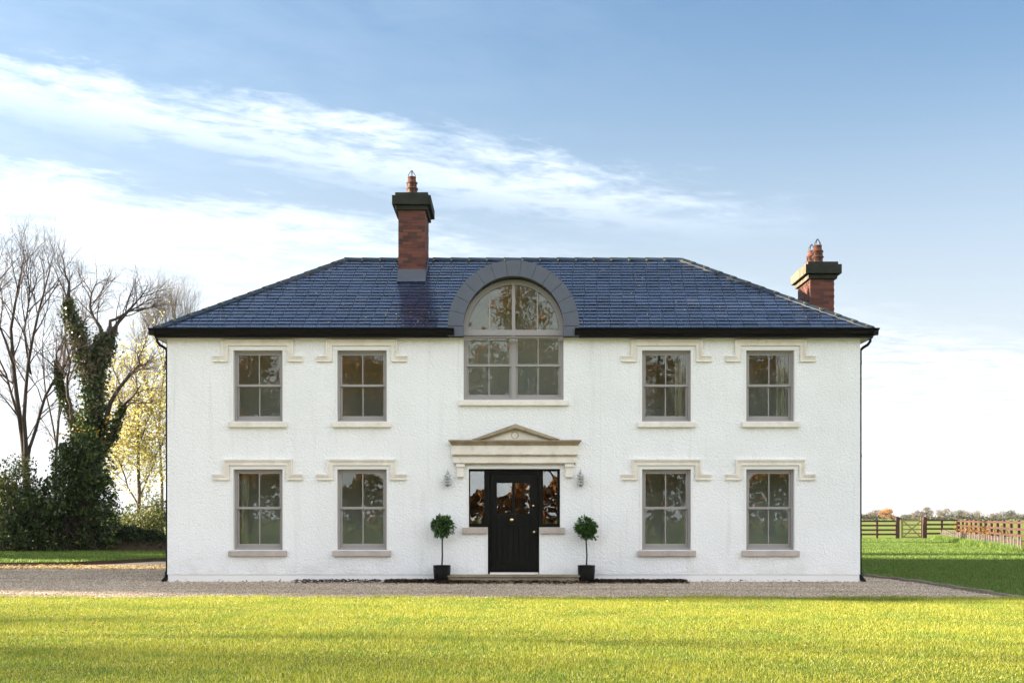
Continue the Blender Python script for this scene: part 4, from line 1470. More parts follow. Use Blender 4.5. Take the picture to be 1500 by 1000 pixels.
    for s, bx in ((-1, bl_), (1, br_)):
        L = math.hypot(bx - ax, az - bz)
        dx, dz = (bx - ax) / L, (bz - az) / L
        q = [(ax, az), (bx, bz), (bx - s * tk * 1.9, bz), (ax, az - tk)]
        if s > 0:
            q = list(reversed(q))
        ped.prism_y(list(reversed(q)) if False else (q if s < 0 else q), -0.20, 0.0)
        q2 = [(ax, az - tk - 0.001), (bx - s * tk * 1.9 - s * 0.001, bz), (bx - s * (tk * 1.9 + 0.075), bz), (ax, az - tk - 0.035)]
        if s > 0:
            q2 = list(reversed(q2))
        ped.prism_y(q2, -0.145, 0.0)
    ped.build('raking_cornice', MT['cornice'], hood)
    t0 = tk * 1.9 + 0.07
    tym = MB().prism_y([(bl_ + t0, bz - 0.003), (br_ - t0, bz - 0.003), (ax, az - tk - 0.03)], -0.07, 0.0).build('tympanum', MT['stone'], hood)
    ring = MB()
    nr = 24
    rc = (X(754.2), Z(637.6))
    P = [(rc[0] + 0.07 * math.cos(2 * math.pi * k / nr), -0.072, rc[1] + 0.07 * math.sin(2 * math.pi * k / nr)) for k in range(nr + 1)]
    ring.tube(P, 0.007, 6)
    ring.build('roundel', MT['cornice'], hood)
    for a_, b_ in ((668.5, 680.5), (827, 839.8)):
        br = MB()
        br.box(X(a_ + 0.8), X(b_ - 0.8), -0.085, 0.0, Z(698.6), Z(684.5))
        br.box(X(a_), X(b_ + 0.6), -0.11, 0.0, Z(684.3), Z(679.6))
        br.build('bracket', MT['stone'], hood, bevel=0.006)
    # plaster band round the door opening
    m = MB()
    m.box(x0 - 0.035, x1 + 0.035, -0.012, 0.0, zt + 0.0005, zt + 0.05)
    m.box(x0 - 0.035, x0 - 0.0005, -0.012, 0.0, zb + 0.004, zt)
    m.box(x1 + 0.0005, x1 + 0.035, -0.012, 0.0, zb + 0.004, zt)
    m.box(X(714.5) - 0.04, X(714.5) - 0.0005, -0.012, 0.0, Z(840), Z(781.2))
    m.box(X(790) + 0.0005, X(790) + 0.04, -0.012, 0.0, Z(840), Z(781.2))
    m.build('plaster_margin', MT['plaster'], case)
    v = empty('vase', (X(703), 0.24, Z(766.6)), 'small white vase behind the side light left of the door', 'vase')
    MB().lathe(X(703), 0.24, [(0.018, Z(766.6)), (0.026, Z(765)), (0.028, Z(763)), (0.012, Z(761)), (0.014, Z(759.6))], 14).build('body', MT['white'], v, shade=True)


entrance()


def wall_lantern(px, label):
    x = X(px)
    t = empty('wall_lantern', (x, 0, Z(705)), label, 'wall lamp', 'lanterns flanking the front door')
    y = -0.13
    MB().tube([(x, 0.0, Z(694)), (x, -0.02, Z(694)), (x, -0.03, Z(688.5)), (x, -0.08, Z(687.5)), (x, y, Z(690)), (x, y, Z(695))], 0.007, 6).build('arm', MT['galv'], t)
    MB().box(x - 0.025, x + 0.025, -0.008, -0.001, Z(697), Z(691)).build('back_plate', MT['galv'], t)
    MB().lathe(x, y, [(0.05, Z(697.2)), (0.078, Z(697.4)), (0.07, Z(696)), (0.03, Z(694.6)), (0.012, Z(693.5))], 18).build('lid', MT['galv'], t)
    MB().lathe(x, y, [(0.052, Z(709)), (0.055, Z(703)), (0.052, Z(697.3))], 16).build('glass', MT['lampglass'], t)
    MB().lathe(x, y, [(0.026, Z(707)), (0.034, Z(704)), (0.028, Z(700)), (0.014, Z(697.8))], 12).build('bulb', MT['white'], t, shade=True)
    for z in (Z(701), Z(705.2), Z(709.2)):
        MB().lathe(x, y, [(0.062, z - 0.008), (0.080, z - 0.006), (0.080, z + 0.006), (0.062, z + 0.008)], 18).build('cage_ring', MT['galv'], t)
    for q in range(4):
        a = math.pi / 4 + q * math.pi / 2
        MB().tube([(x + 0.074 * math.cos(a), y + 0.074 * math.sin(a), Z(697.5)), (x + 0.074 * math.cos(a), y + 0.074 * math.sin(a), Z(709.5))], 0.005, 5).build('cage_bar', MT['galv'], t)
    MB().lathe(x, y, [(0.008, Z(713.4)), (0.03, Z(712.6)), (0.06, Z(710.5)), (0.066, Z(709.6))], 16).build('bowl', MT['galv'], t)


wall_lantern(656, 'galvanised cage lantern on the wall left of the front door')
wall_lantern(850, 'galvanised cage lantern on the wall right of the front door')


def bay_tree(px, py_ball, top_px, label, seed):
    g = np.random.default_rng(seed)
    y = -0.33
    k = (CAM_D + y) / 1750.0
    x = (px - 750) * k
    t = empty('potted_bay_tree', (x, y, 0), label, 'topiary', 'bay trees either side of the door')
    zb, zt = -0.01, 0.345
    MB().lathe(x, y, [(0.125, zb), (0.142, zb + 0.02), (0.165, zb + 0.10), (0.178, zb + 0.22), (0.182, zt), (0.184, zt + 0.006), (0.170, zt + 0.006), (0.166, zt - 0.03), (0.02, zt - 0.035)], 32).build('pot', MT['pot'], t, shade=True)
    MB().lathe(x, y, [(0.166, zt - 0.036), (0.10, zt - 0.02), (0.02, zt - 0.012)], 20).build('soil', MT['soil'], t)
    bz = CAM_H + (757 - py_ball) * k
    bx = x + (top_px - px) * k
    MB().tube([(x, y, zt - 0.04), (x + 0.01, y, 0.55), (x + 0.4 * (bx - x), y + 0.006, 0.8), (bx, y, bz)], [0.018, 0.016, 0.015, 0.012], 8).build('stem', MT['darkstem'], t)
    # inner twigs
    n = 90
    dirs = g.normal(size=(n, 3))
    dirs /= np.linalg.norm(dirs, axis=1, keepdims=True)
    c = np.array([bx, y, bz])
    P = np.stack([c + dirs * 0.01, c + dirs * 0.13 + g.normal(0, 0.01, (n, 3)), c + dirs * 0.215], 1)
    v, f = tubes(P, np.full((n, 3), 0.0035), 3)
    tw = link('twigs', mesh_np('twigs', v, [f]), MT['darkstem'], t)
    tag(tw, kind='stuff')
    # leaves: lance-shaped, pointing outwards, in little whorls
    m = 1500
    wd = g.normal(size=(150, 3))
    wd /= np.linalg.norm(wd, axis=1, keepdims=True)
    wr = 0.200 * (1 + 0.15 * g.normal(size=150)).clip(0.65, 1.38)
    wr[::4] *= 0.72
    wi = g.integers(0, 150, m)
    base = c + wd[wi] * (wr[wi] - 0.03)[:, None] + g.normal(0, 0.016, (m, 3))
    out = wd[wi] + g.normal(0, 0.62, (m, 3))
    out /= np.linalg.norm(out, axis=1, keepdims=True)
    sd = np.cross(out, g.normal(size=(m, 3)))
    sd /= np.linalg.norm(sd, axis=1, keepdims=True)
    nn = np.cross(out, sd)
    L = g.uniform(0.055, 0.085, m)[:, None]
    W = g.uniform(0.012, 0.018, m)[:, None]
    V = np.stack([base, base + out * L * 0.45 + sd * W + nn * 0.004, base + out * L - nn * 0.006, base + out * L * 0.45 - sd * W + nn * 0.004], 1)
    crown = link('crown', mesh_np('crown', V.reshape(-1, 3), [np.arange(m * 4).reshape(m, 4)]), MT['bay'], t)


bay_tree(647.3, 771, 648.5, 'clipped bay tree in black pot left of the door', 3)
bay_tree(859, 773, 858.5, 'clipped bay tree in black pot right of the door', 4)

# ------------------------------------------------------------------ edging stones by the side path
kerb_pts = [(8.0, 2.1), (8.33, 0.5), (8.40, -0.6), (8.37, -2.0), (8.38, -3.5), (8.47, -5.15)]
kerb = empty('path_edging', (8.4, -2, 0))
tag(kerb, kind='structure')
P = [Vector((x, y, 0)) for x, y in kerb_pts]
for a, b in zip(P[:-1], P[1:]):
    L = (b - a).length
    m = max(1, round(L / 0.55))
    d = (b - a).normalized()
    nrm = Vector((-d.y, d.x, 0))
    for k in range(m):
        s, e = a + d * (L * k / m + 0.012), a + d * (L * (k + 1) / m - 0.012)
        w = 0.055 + random.uniform(-0.006, 0.006)
        h = 0.045 + random.uniform(-0.012, 0.012)
        q = [s - nrm * w, e - nrm * w, e + nrm * w, s + nrm * w]
        if q[0].x * q[1].y < -1e9:
            q.reverse()
        vv = [(p.x, p.y, -0.05) for p in q] + [(p.x, p.y, h) for p in q]
        MB().add(vv, [(0, 3, 2, 1), (4, 5, 6, 7), (0, 1, 5, 4), (1, 2, 6, 5), (2, 3, 7, 6), (3, 0, 4, 7)]).build('edging_stone', MT['kerb'], kerb, bevel=0.008)

# ------------------------------------------------------------------ leaf litter
def scatter_leaves(name, xs, ys, z, L, mat, zj=0.01):
    C = np.stack([xs, ys, z + rng.uniform(0, zj, len(xs))], 1)
    return leaf_quads(C, L, L * 0.75, mat, name, flat=0.75, kind='stuff')


cl = []
for a, b, nn in ((565, 700, 1700), (858, 1003, 1900), (436, 560, 420), (640, 860, 800), (245, 1258, 140)):
    xs = X(rng.uniform(a, b, nn))
    ys = -np.abs(rng.normal(0, 0.34, nn)) - 0.03
    if a == 640:
        ys -= 0.45
    cl.append(np.stack([xs, ys], 1))
cl = np.concatenate(cl)
scatter_leaves('dead_leaves', cl[:, 0], cl[:, 1], 0.004, 0.07, MT['litter'], 0.05)
nl = 520
xs, ys = rng.uniform(-10, 10, nl), LAWN_Y - np.abs(rng.normal(0, 5.0, nl))
scatter_leaves('fallen_leaves', xs, ys, 0.045, 0.055, MT['fallen'], 0.02)
xs, ys = rng.uniform(-18, -8.5, 1800), rng.uniform(5.2, 8.2, 1800)
scatter_leaves('fallen_leaves', xs, ys, 0.01, 0.08, MT['fallen'], 0.02)
xs, ys = rng.uniform(-18, 8, 160), rng.uniform(-5, 0, 160)
scatter_leaves('fallen_leaves', xs, ys, 0.015, 0.05, MT['fallen'], 0.01)
# leaves caught on the slates
u = np.concatenate([rng.uniform(-6.5, 6.5, 110), rng.normal(-2.2, 0.5, 40)])
v = np.concatenate([rng.uniform(0.05, 3.6, 110), rng.uniform(0.03, 0.9, 40)])
ok = np.abs(u) < HALF - v * COSP - 0.25
ok &= ~((np.abs(u) < 1.5) & (v < 2.7))
C = np.array([front_pt(a, b, 0.02) for a, b in zip(u[ok], v[ok])])
leaf_quads(C, 0.038, 0.028, MT['fallen'], 'fallen_leaves', normal=np.array([0, -SINP, COSP]) * 2, kind='stuff')

# ------------------------------------------------------------------ trees
def grow(P, R, per, length, angle, K, rad, up=0.15, wob=0.10, lo=0.25, hi=1.0, taper=0.25):
    """children of the branches P (N,K0,3): per of them each, along lo..hi of the parent"""
    Nn, K0, _ = P.shape
    t = (np.linspace(lo, hi, per)[None] + rng.uniform(-0.5, 0.5, (Nn, per)) * (hi - lo) / per).clip(0.02, 1.0)
    f = t * (K0 - 1)
    i = np.minimum(f.astype(int), K0 - 2)
    w = (f - i)[..., None]
    r0 = np.arange(Nn)[:, None]
    B = P[r0, i] * (1 - w) + P[r0, i + 1] * w
    D = P[r0, i + 1] - P[r0, i]
    D = D / (np.linalg.norm(D, axis=2, keepdims=True) + 1e-9)
    rb = R[r0, i] * (1 - w[..., 0]) + R[r0, i + 1] * w[..., 0]
    B, D, rb, t = B.reshape(-1, 3), D.reshape(-1, 3), rb.ravel(), t.ravel()
    m = len(B)
    S = np.cross(D, rng.normal(size=(m, 3)))
    S /= np.linalg.norm(S, axis=1, keepdims=True) + 1e-9
    an = np.radians(rng.normal(angle, angle * 0.22, m))[:, None]
    C = D * np.cos(an) + S * np.sin(an)
    C[:, 2] += up
    C /= np.linalg.norm(C, axis=1, keepdims=True)
    ln = length * rng.uniform(0.6, 1.25, m) * (1.15 - 0.45 * t)
    Q = np.empty((m, K, 3))
    Q[:, 0] = B
    d = C.copy()
    for k in range(1, K):
        Q[:, k] = Q[:, k - 1] + d * (ln / (K - 1))[:, None]
        d = d + rng.normal(0, wob, (m, 3))
        d[:, 2] += up * 0.35
        d /= np.linalg.norm(d, axis=1, keepdims=True)
    rr = np.minimum(rad * rng.uniform(0.8, 1.2, m), rb * 0.85)
    return Q, rr[:, None] * np.linspace(1, taper, K)[None]


def resample(path, radii, K):
    p = np.array(path, float)
    s = np.concatenate([[0], np.cumsum(np.linalg.norm(np.diff(p, axis=0), axis=1))])
    q = np.linspace(0, s[-1], K)
    out = np.stack([np.interp(q, s, p[:, j]) for j in range(3)], 1)
    return out, np.interp(q, s, radii)


def join_tubes(name, sets, mat, parent, kind=None, shade=False):
    vs_, fs_, b = [], [], 0
    for P, R, n in sets:
        v, f = tubes(P, R, n)
        vs_.append(v)
        fs_.append(f + b)
        b += len(v)
    o = link(name, mesh_np(name, np.concatenate(vs_), [np.concatenate(fs_)], shade), mat, parent)
    return tag(o, kind=kind) if kind else o


def make_tree(name, base, label, limbs, K=9, mats=('bark', 'twig'), spread=1.0, levels=((7, 2.6, 42, 0.035), (7, 1.3, 45, 0.016), (6, 0.65, 45, 0.009)), group=None, trunk_sides=10, up=0.16, cat='tree', limb_lo=0.35, thin=1.0):
    """limbs: list of (path points in metres, radii); fine branches grow from them in levels"""
    t = empty(name, tuple(base), label, cat, group)
    LP, LR = [], []
    for path, rad in limbs:
        p, r = resample(path, rad, K)
        r = r * thin
        p[1:-1] += rng.normal(0, 0.03, (K - 2, 3))
        LP.append(p)
        LR.append(r)
    LP, LR = np.array(LP), np.array(LR)
    join_tubes('trunk', [(LP, LR, trunk_sides)], MT[mats[0]], t, shade=True)
    sets = []
    P, R = LP, LR
    lo = limb_lo
    tips = []
    for q, (per, ln, an, rad) in enumerate(levels):
        Kc = 5 if q == 0 else (4 if q == 1 else 3)
        P, R = grow(P, R, per, ln * spread, an, Kc, rad, up=up, lo=lo, wob=0.12)
        sets.append((P, R, 5 if q == 0 else 3))
        lo = 0.25
        tips.append(P[:, -1])
    join_tubes('crown', sets, MT[mats[1]], t)
    return t, tips, LP, LR


def pathat(pts, dist, dy=None):
    out = []
    for k, (px, py) in enumerate(pts):
        p = at(px, py, dist)
        if dy is not None:
            p[1] += dy[k] if hasattr(dy, '__len__') else dy * k
        out.append(p)
    return out


D1 = 46.0
# bare many-stemmed sycamore at the left
syc = [
    (pathat([(41, 812), (39, 740), (37, 660), (30, 620), (21, 545), (17, 480), (22, 440), (27, 400), (36, 372)], D1), [0.30, 0.27, 0.22, 0.17, 0.14, 0.11, 0.08, 0.05, 0.02]),
    (pathat([(38, 690), (38, 640), (37, 595), (47, 540), (60, 490), (72, 445), (82, 410), (92, 388)], D1, -0.15), [0.20, 0.15, 0.13, 0.11, 0.09, 0.07, 0.045, 0.02]),
    (pathat([(39, 680), (52, 610), (66, 560), (88, 520), (98, 480)], D1, 0.3), [0.13, 0.11, 0.09, 0.06, 0.025]),
    (pathat([(34, 640), (18, 590), (4, 560), (-18, 510), (-30, 450)], D1, 0.25), [0.13, 0.10, 0.08, 0.06, 0.02]),
    (pathat([(21, 540), (8, 490), (-6, 440), (0, 405), (6, 382)], D1, -0.2), [0.09, 0.075, 0.06, 0.04, 0.015]),
    (pathat([(45, 548), (38, 490), (48, 445), (46, 405), (52, 378)], D1, -0.15), [0.08, 0.065, 0.05, 0.035, 0.012]),
]
make_tree('sycamore_tree', at(41, 812, D1), 'bare many-stemmed tree rising above the hedge, leftmost of all trees', syc,
          levels=((12, 2.2, 38, 0.028), (7, 1.2, 42, 0.0125), (7, 0.62, 42, 0.0075)), thin=0.55)

# ivy-clad tree nearest to the house
D2 = 45.0
ivy_limbs = [
    (pathat([(118, 815), (120, 740), (128, 680), (138, 620), (137, 570), (131, 540)], D2), [0.42, 0.36, 0.32, 0.28, 0.25, 0.22]),
    (pathat([(134, 560), (120, 510), (110, 470), (103, 446), (108, 420), (100, 398)], D2, -0.1), [0.20, 0.17, 0.13, 0.09, 0.05, 0.02]),
    (pathat([(137, 560), (150, 525), (158, 492), (168, 470), (186, 445), (203, 425)], D2, 0.12), [0.17, 0.14, 0.10, 0.07, 0.045, 0.015]),
    (pathat([(135, 550), (139, 510), (145, 488), (128, 462), (112, 440), (122, 400)], D2, 0.3), [0.15, 0.12, 0.08, 0.06, 0.04, 0.015]),
    (pathat([(148, 640), (160, 612), (164, 592), (182, 568), (205, 545), (213, 538), (211, 520)], D2, -0.15), [0.12, 0.10, 0.085, 0.07, 0.055, 0.04, 0.015]),
    (pathat([(132, 690), (148, 660), (170, 640), (183, 608), (188, 600), (206, 590), (222, 570)], D2, -0.22), [0.20, 0.17, 0.14, 0.11, 0.075, 0.05, 0.015]),
    (pathat([(124, 660), (104, 615), (90, 592), (78, 570), (74, 545), (64, 520), (76, 490)], D2, 0.2), [0.15, 0.12, 0.10, 0.085, 0.065, 0.045, 0.015]),
    (pathat([(158, 490), (160, 470), (186, 452), (210, 436)], D2, 0.2), [0.08, 0.06, 0.035, 0.012]),
    (pathat([(108, 620), (105, 590), (102, 558), (112, 540), (118, 520)], D2, -0.2), [0.07, 0.06, 0.05, 0.03, 0.012]),
]
ivy_t, tips, LP, LR = make_tree('ivy_clad_tree', at(118, 815, D2), 'tree with ivy-clad trunk and bare top, nearest the house corner', ivy_limbs,
                                levels=((9, 1.7, 44, 0.025), (6, 0.95, 46, 0.0115), (5, 0.5, 46, 0.0072)), limb_lo=0.55)


def ivy_on(limb, t0, t1, n, thick):
    p, r = LP[limb], LR[limb]
    K = len(p)
    f = rng.uniform(t0, t1, n) * (K - 1)
    i = np.minimum(f.astype(int), K - 2)
    w = (f - i)[:, None]
    c = p[i] * (1 - w) + p[i + 1] * w
    rr = r[i]
    d = rng.normal(size=(n, 3))
    d /= np.linalg.norm(d, axis=1, keepdims=True)
    tuft = 0.65 + 0.5 * np.sin(f * 5.1 + 2.0 * np.arctan2(d[:, 1], d[:, 0])) ** 2
    taper = np.interp(f / (K - 1), [t0, t1 - 0.15 * (t1 - t0), t1], [1, 0.75, 0.35])
    return c + d * ((rr + np.abs(rng.normal(0.0, 0.5, n)) * thick * tuft * taper + 0.02))[:, None], d


parts = [ivy_on(0, 0.0, 1.0, 6500, 0.62), ivy_on(1, 0.0, 0.72, 2300, 0.40), ivy_on(2, 0.0, 0.55, 1500, 0.36), ivy_on(3, 0.0, 0.42, 1300, 0.40),
         ivy_on(5, 0.0, 0.72, 1100, 0.17), ivy_on(6, 0.0, 0.80, 1300, 0.22), ivy_on(4, 0, 0.2, 200, 0.15)]
C = np.concatenate([p[0] for p in parts])
Dn = np.concatenate([p[1] for p in parts])
leaf_quads(C, 0.12, 0.10, MT['ivy'], 'ivy', ivy_t, normal=Dn * 0.8)
# a few golden leaves left on it
c0 = at(126, 652, D2 - 0.8)
Cg = c0 + rng.normal(0, 1, (170, 3)) * np.array([0.45, 0.3, 0.40])
leaf_quads(Cg, 0.13, 0.10, MT['gold'], 'leaves', ivy_t)


def clump_cloud(centres, radii, per, squash=0.8):
    out = []
    for c, r, n in zip(centres, radii, per):
        d = rng.normal(size=(n, 3))
        d /= np.linalg.norm(d, axis=1, keepdims=True)
        rad = r * rng.uniform(0.35, 1.0, n) ** 0.6
        p = np.array(c) + d * rad[:, None] * np.array([1, 1, squash])
        out.append(p)
    return np.concatenate(out)


def bush(name, label, spans, dist, mat, leaf, n_clumps, per, rad, group=None, depth=1.2, stems=True, cat='shrub'):
    """spans: boxes (px0, px1, py_top, py_bottom) seen from the front, filled with leaf clumps"""
    b = at((spans[0][0] + spans[0][1]) / 2, 806, dist)
    t = empty(name, (b[0], b[1], 0.0), label, cat, group)
    cs, rs = [], []
    tot = sum((s[1] - s[0]) * (s[3] - s[2]) for s in spans)
    for s in spans:
        m = max(2, int(n_clumps * (s[1] - s[0]) * (s[3] - s[2]) / tot))
        for _ in range(m):
            # denser toward the middle of the span, a ragged rim
            a, c = rng.beta(1.6, 1.6), rng.beta(1.5, 1.3)
            lim = math.sin(math.pi * min(max(a, 0.02), 0.98)) ** 0.5
            q = at(s[0] + a * (s[1] - s[0]), s[3] - (1 - c) * (s[3] - s[2]) * lim, dist + rng.uniform(-depth, depth))
            cs.append(q)
            rs.append(rad * rng.uniform(0.55, 1.3))
    C = clump_cloud(cs, rs, [int(per * rng.uniform(0.6, 1.4)) for _ in cs])
    C = C[C[:, 2] > 0.03]
    if stems:
        m = len(cs)
        foot = np.array([b[0], b[1], 0.0]) + np.stack([rng.normal(0, 0.5, m), rng.normal(0, 0.3, m), np.zeros(m)], 1)
        mid = (foot + np.array(cs)) / 2 + rng.normal(0, 0.15, (m, 3))
        P = np.stack([foot, mid, np.array(cs)], 1)
        join_tubes('stems', [(P, np.broadcast_to(np.array([0.03, 0.018, 0.006]), (m, 3)).copy(), 4)], MT['bark'], t, kind='stuff')
    leaf_quads(C, leaf, leaf * 0.6, mat, 'foliage', t)
    return t


bush('evergreen_shrub', 'dense dark evergreen shrub around the foot of the ivy-clad tree', [(50, 172, 640, 808), (95, 158, 600, 720), (0, 90, 690, 808)], 43.8, MT['holly'], 0.12, 300, 105, 0.42, depth=1.0)
bush('evergreen_shrub', 'olive green shrub under the leftmost bare tree', [(-20, 80, 660, 800)], 44.5, MT['shrub'], 0.11, 80, 80, 0.42, depth=1.0)
bush('sunlit_shrub', 'light olive shrub at the foot of the leftmost bare tree', [(-40, 45, 690, 800)], 45.8, MT['shrub'], 0.11, 60, 75, 0.45, depth=1.0)
bush('undergrowth_shrub', 'yellow-green shrub by the hedge next to the house corner', [(155, 250, 735, 800), (205, 255, 715, 790)], 47.5, MT['shrub'], 0.10, 60, 70, 0.40, depth=1.0)
# hedge bank
hb = empty('hedge', (-16, 19.2, 0.0), 'low dark hedge running behind the left verge', 'hedge')
n = 38000
hx = rng.uniform(-27, -6.5, n)
prof = 0.85 + 0.16 * np.sin(hx * 1.1) + 0.12 * np.sin(hx * 2.7 + 1) + 0.08 * np.sin(hx * 6.1)
hh = prof * rng.uniform(0, 1, n) ** 0.8
hy = 19.4 + rng.uniform(-1, 1, n) * 0.75 * np.sqrt(np.clip(1.15 - (hh / prof) ** 2, 0, 1)) + rng.normal(0, 0.06, n)
leaf_quads(np.stack([hx, hy, hh + 0.05 + rng.normal(0, 0.03, n)], 1), 0.11, 0.07, MT['hedge'], 'foliage', hb)
m = 260
sx = rng.uniform(-27, -6.5, m)
P = np.stack([np.stack([sx, np.full(m, 19.4), np.zeros(m)], 1), np.stack([sx + rng.normal(0, 0.2, m), 19.4 + rng.normal(0, 0.3, m), rng.uniform(0.6, 1.1, m)], 1)], 1)
join_tubes('stems', [(P, np.broadcast_to(np.array([0.02, 0.008]), (m, 2)).copy(), 3)], MT['bark'], hb, kind='stuff')
# earth bank under the hedge
MB().prism_x([(18.5, 0.08), (20.5, 0.08), (19.9, 0.45), (18.9, 0.45)], -27, -6.4).build('bank', MT['earth'], hb)

# yellow-leaved tree behind
D3 = 54.0
yl_limbs = [
    (pathat([(203, 800), (204, 720), (202, 650), (203, 590), (198, 545), (200, 500)], D3), [0.16, 0.14, 0.11, 0.08, 0.05, 0.015]),
    (pathat([(204, 730), (222, 680), (238, 640), (246, 600)], D3, 0.2), [0.07, 0.055, 0.04, 0.012]),
    (pathat([(203, 740), (180, 700), (168, 660), (166, 620)], D3, 0.2), [0.07, 0.055, 0.04, 0.012]),
    (pathat([(203, 660), (188, 620), (184, 580), (178, 550)], D3, -0.2), [0.06, 0.05, 0.03, 0.01]),
    (pathat([(203, 650), (222, 610), (228, 570), (236, 530)], D3, -0.2), [0.06, 0.05, 0.03, 0.01]),
]
ytree, tips, _, _ = make_tree('yellow_leaved_tree', at(203, 800, D3), 'slender tree with yellow autumn leaves beside the house', yl_limbs, mats=('palebark', 'palebark'),
                              levels=((12, 1.5, 50, 0.018), (8, 0.85, 45, 0.008), (5, 0.5, 45, 0.005)), thin=0.6, limb_lo=0.2)
tp = np.concatenate([tips[1], tips[2]])
wgt = np.interp(tp[:, 2], [0.5, 4.0, 6.5, 8.5], [1.0, 1.0, 0.5, 0.15])
tp = tp[rng.uniform(0, 1, len(tp)) < wgt]
C = np.repeat(tp, 7, axis=0) + rng.normal(0, 0.26, (len(tp) * 7, 3))
leaf_quads(C, 0.11, 0.09, MT['yellow'], 'leaves', ytree)

# pale bare trees farther back
D4 = 66.0
bt = [
    (pathat([(238, 800), (236, 700), (232, 620), (240, 540), (246, 500), (243, 455)], D4), [0.20, 0.17, 0.13, 0.10, 0.06, 0.015]),
    (pathat([(234, 640), (212, 560), (202, 510), (206, 475)], D4, 0.2), [0.10, 0.08, 0.05, 0.012]),
    (pathat([(234, 600), (262, 530), (275, 495), (281, 462)], D4, -0.2), [0.10, 0.08, 0.05, 0.012]),
    (pathat([(240, 540), (226, 490), (224, 465)], D4, 0.3), [0.07, 0.05, 0.012]),
    (pathat([(240, 545), (258, 480), (262, 460)], D4, -0.3), [0.07, 0.05, 0.012]),
]
make_tree('pale_bare_tree', at(238, 800, D4), 'pale bare tree partly behind the left roof corner', bt, mats=('palebark', 'palebark'),
          levels=((14, 2.4, 30, 0.022), (9, 1.3, 34, 0.010), (7, 0.75, 36, 0.0065)), up=0.3, thin=0.5)
bt3 = [
    (pathat([(78, 800), (80, 700), (86, 600), (95, 520), (98, 460), (104, 420)], 58), [0.20, 0.17, 0.13, 0.09, 0.05, 0.015]),
    (pathat([(82, 650), (62, 560), (56, 500), (64, 440)], 58, 0.2), [0.10, 0.08, 0.05, 0.012]),
    (pathat([(84, 620), (112, 530), (128, 480), (134, 440)], 58, -0.2), [0.10, 0.08, 0.05, 0.012]),
    (pathat([(96, 510), (118, 470), (140, 440)], 58, 0.3), [0.06, 0.045, 0.012]),
]
make_tree('bare_tree', at(78, 800, 58), 'tall bare tree between the sycamore and the ivy-clad tree', bt3,
          levels=((9, 2.1, 36, 0.022), (6, 1.1, 40, 0.0105), (5, 0.6, 40, 0.007)), up=0.25, thin=0.45)

# trees left of the frame that shade the drive and the lawn, and the ones mirrored in the panes
def side_tree(x, y, h, label, tk=1.0, mats=('bark', 'twig'), leafmat=None, leaves=0, seed_spread=1.0, group='trees along the left boundary', name='boundary_tree', lv=None):
    b = np.array([x, y, 0.0])
    limbs = [([b, b + [0.1, 0, h * 0.3], b + [-0.1, 0.1, h * 0.62], b + [0.1, 0, h]], [h * 0.024 * tk, h * 0.019 * tk, h * 0.011 * tk, 0.02])]
    for k in range(5):
        a = k * 1.256 + rng.uniform(-0.4, 0.4)
        d = np.array([math.cos(a), math.sin(a), 0])
        z0 = h * rng.uniform(0.22, 0.45)
        limbs.append(([b + [0, 0, z0], b + d * h * 0.12 + [0, 0, z0 + h * 0.14], b + d * h * 0.22 + [0, 0, z0 + h * 0.34]], [h * 0.011 * tk, h * 0.008 * tk, 0.015]))
    t, tips, _, _ = make_tree(name, b, label, limbs, mats=mats, levels=lv or ((8, h * 0.19, 42, h * 0.0032), (6, h * 0.10, 44, h * 0.0014), (4, h * 0.055, 44, 0.009)), group=group, trunk_sides=8)
    if leaves:
        tp = np.concatenate(tips[1:])
        idx = rng.integers(0, len(tp), leaves)
        C = tp[idx] + rng.normal(0, 0.28, (leaves, 3))
        leaf_quads(C, 0.22, 0.17, MT[leafmat], 'leaves', t)
    return t


def copy_tree(t, loc, rot, label=None):
    c = t.copy()
    COL.objects.link(c)
    c.location = loc
    c.rotation_euler = (0, 0, rot)
    if label:
        c['label'] = label
    for ch in t.children:
        d = ch.copy()
        COL.objects.link(d)
        d.parent = c
    return c


sA = side_tree(-34, 2.3, 14.5, 'evergreen tree out of view on the left that shades the drive', leafmat='holly', leaves=11000)
for k, (x, y, r) in enumerate(((-27.0, 2.0, 1.0), (-42, 3.4, 2.0), (-23, 4.6, 2.7), (-50, 5.4, 0.4), (-46, 18.0, 4.1), (-36, 13.0, 5.0), (-37, 6.0, 5.6))):
    copy_tree(sA, (x, y, 0), r)
sB = side_tree(-58, -7.0, 20.0, 'tall bare tree out of view on the left that streaks the lawn', tk=0.4, lv=((12, 3.8, 48, 0.06), (9, 2.2, 46, 0.03), (6, 1.2, 44, 0.016)))
for k, (x, y, r) in enumerate(((-70, -9.5, 1.2), (-63, -11.5, 2.6), (-75, -6.0, 4.4))):
    copy_tree(sB, (x, y, 0), r)

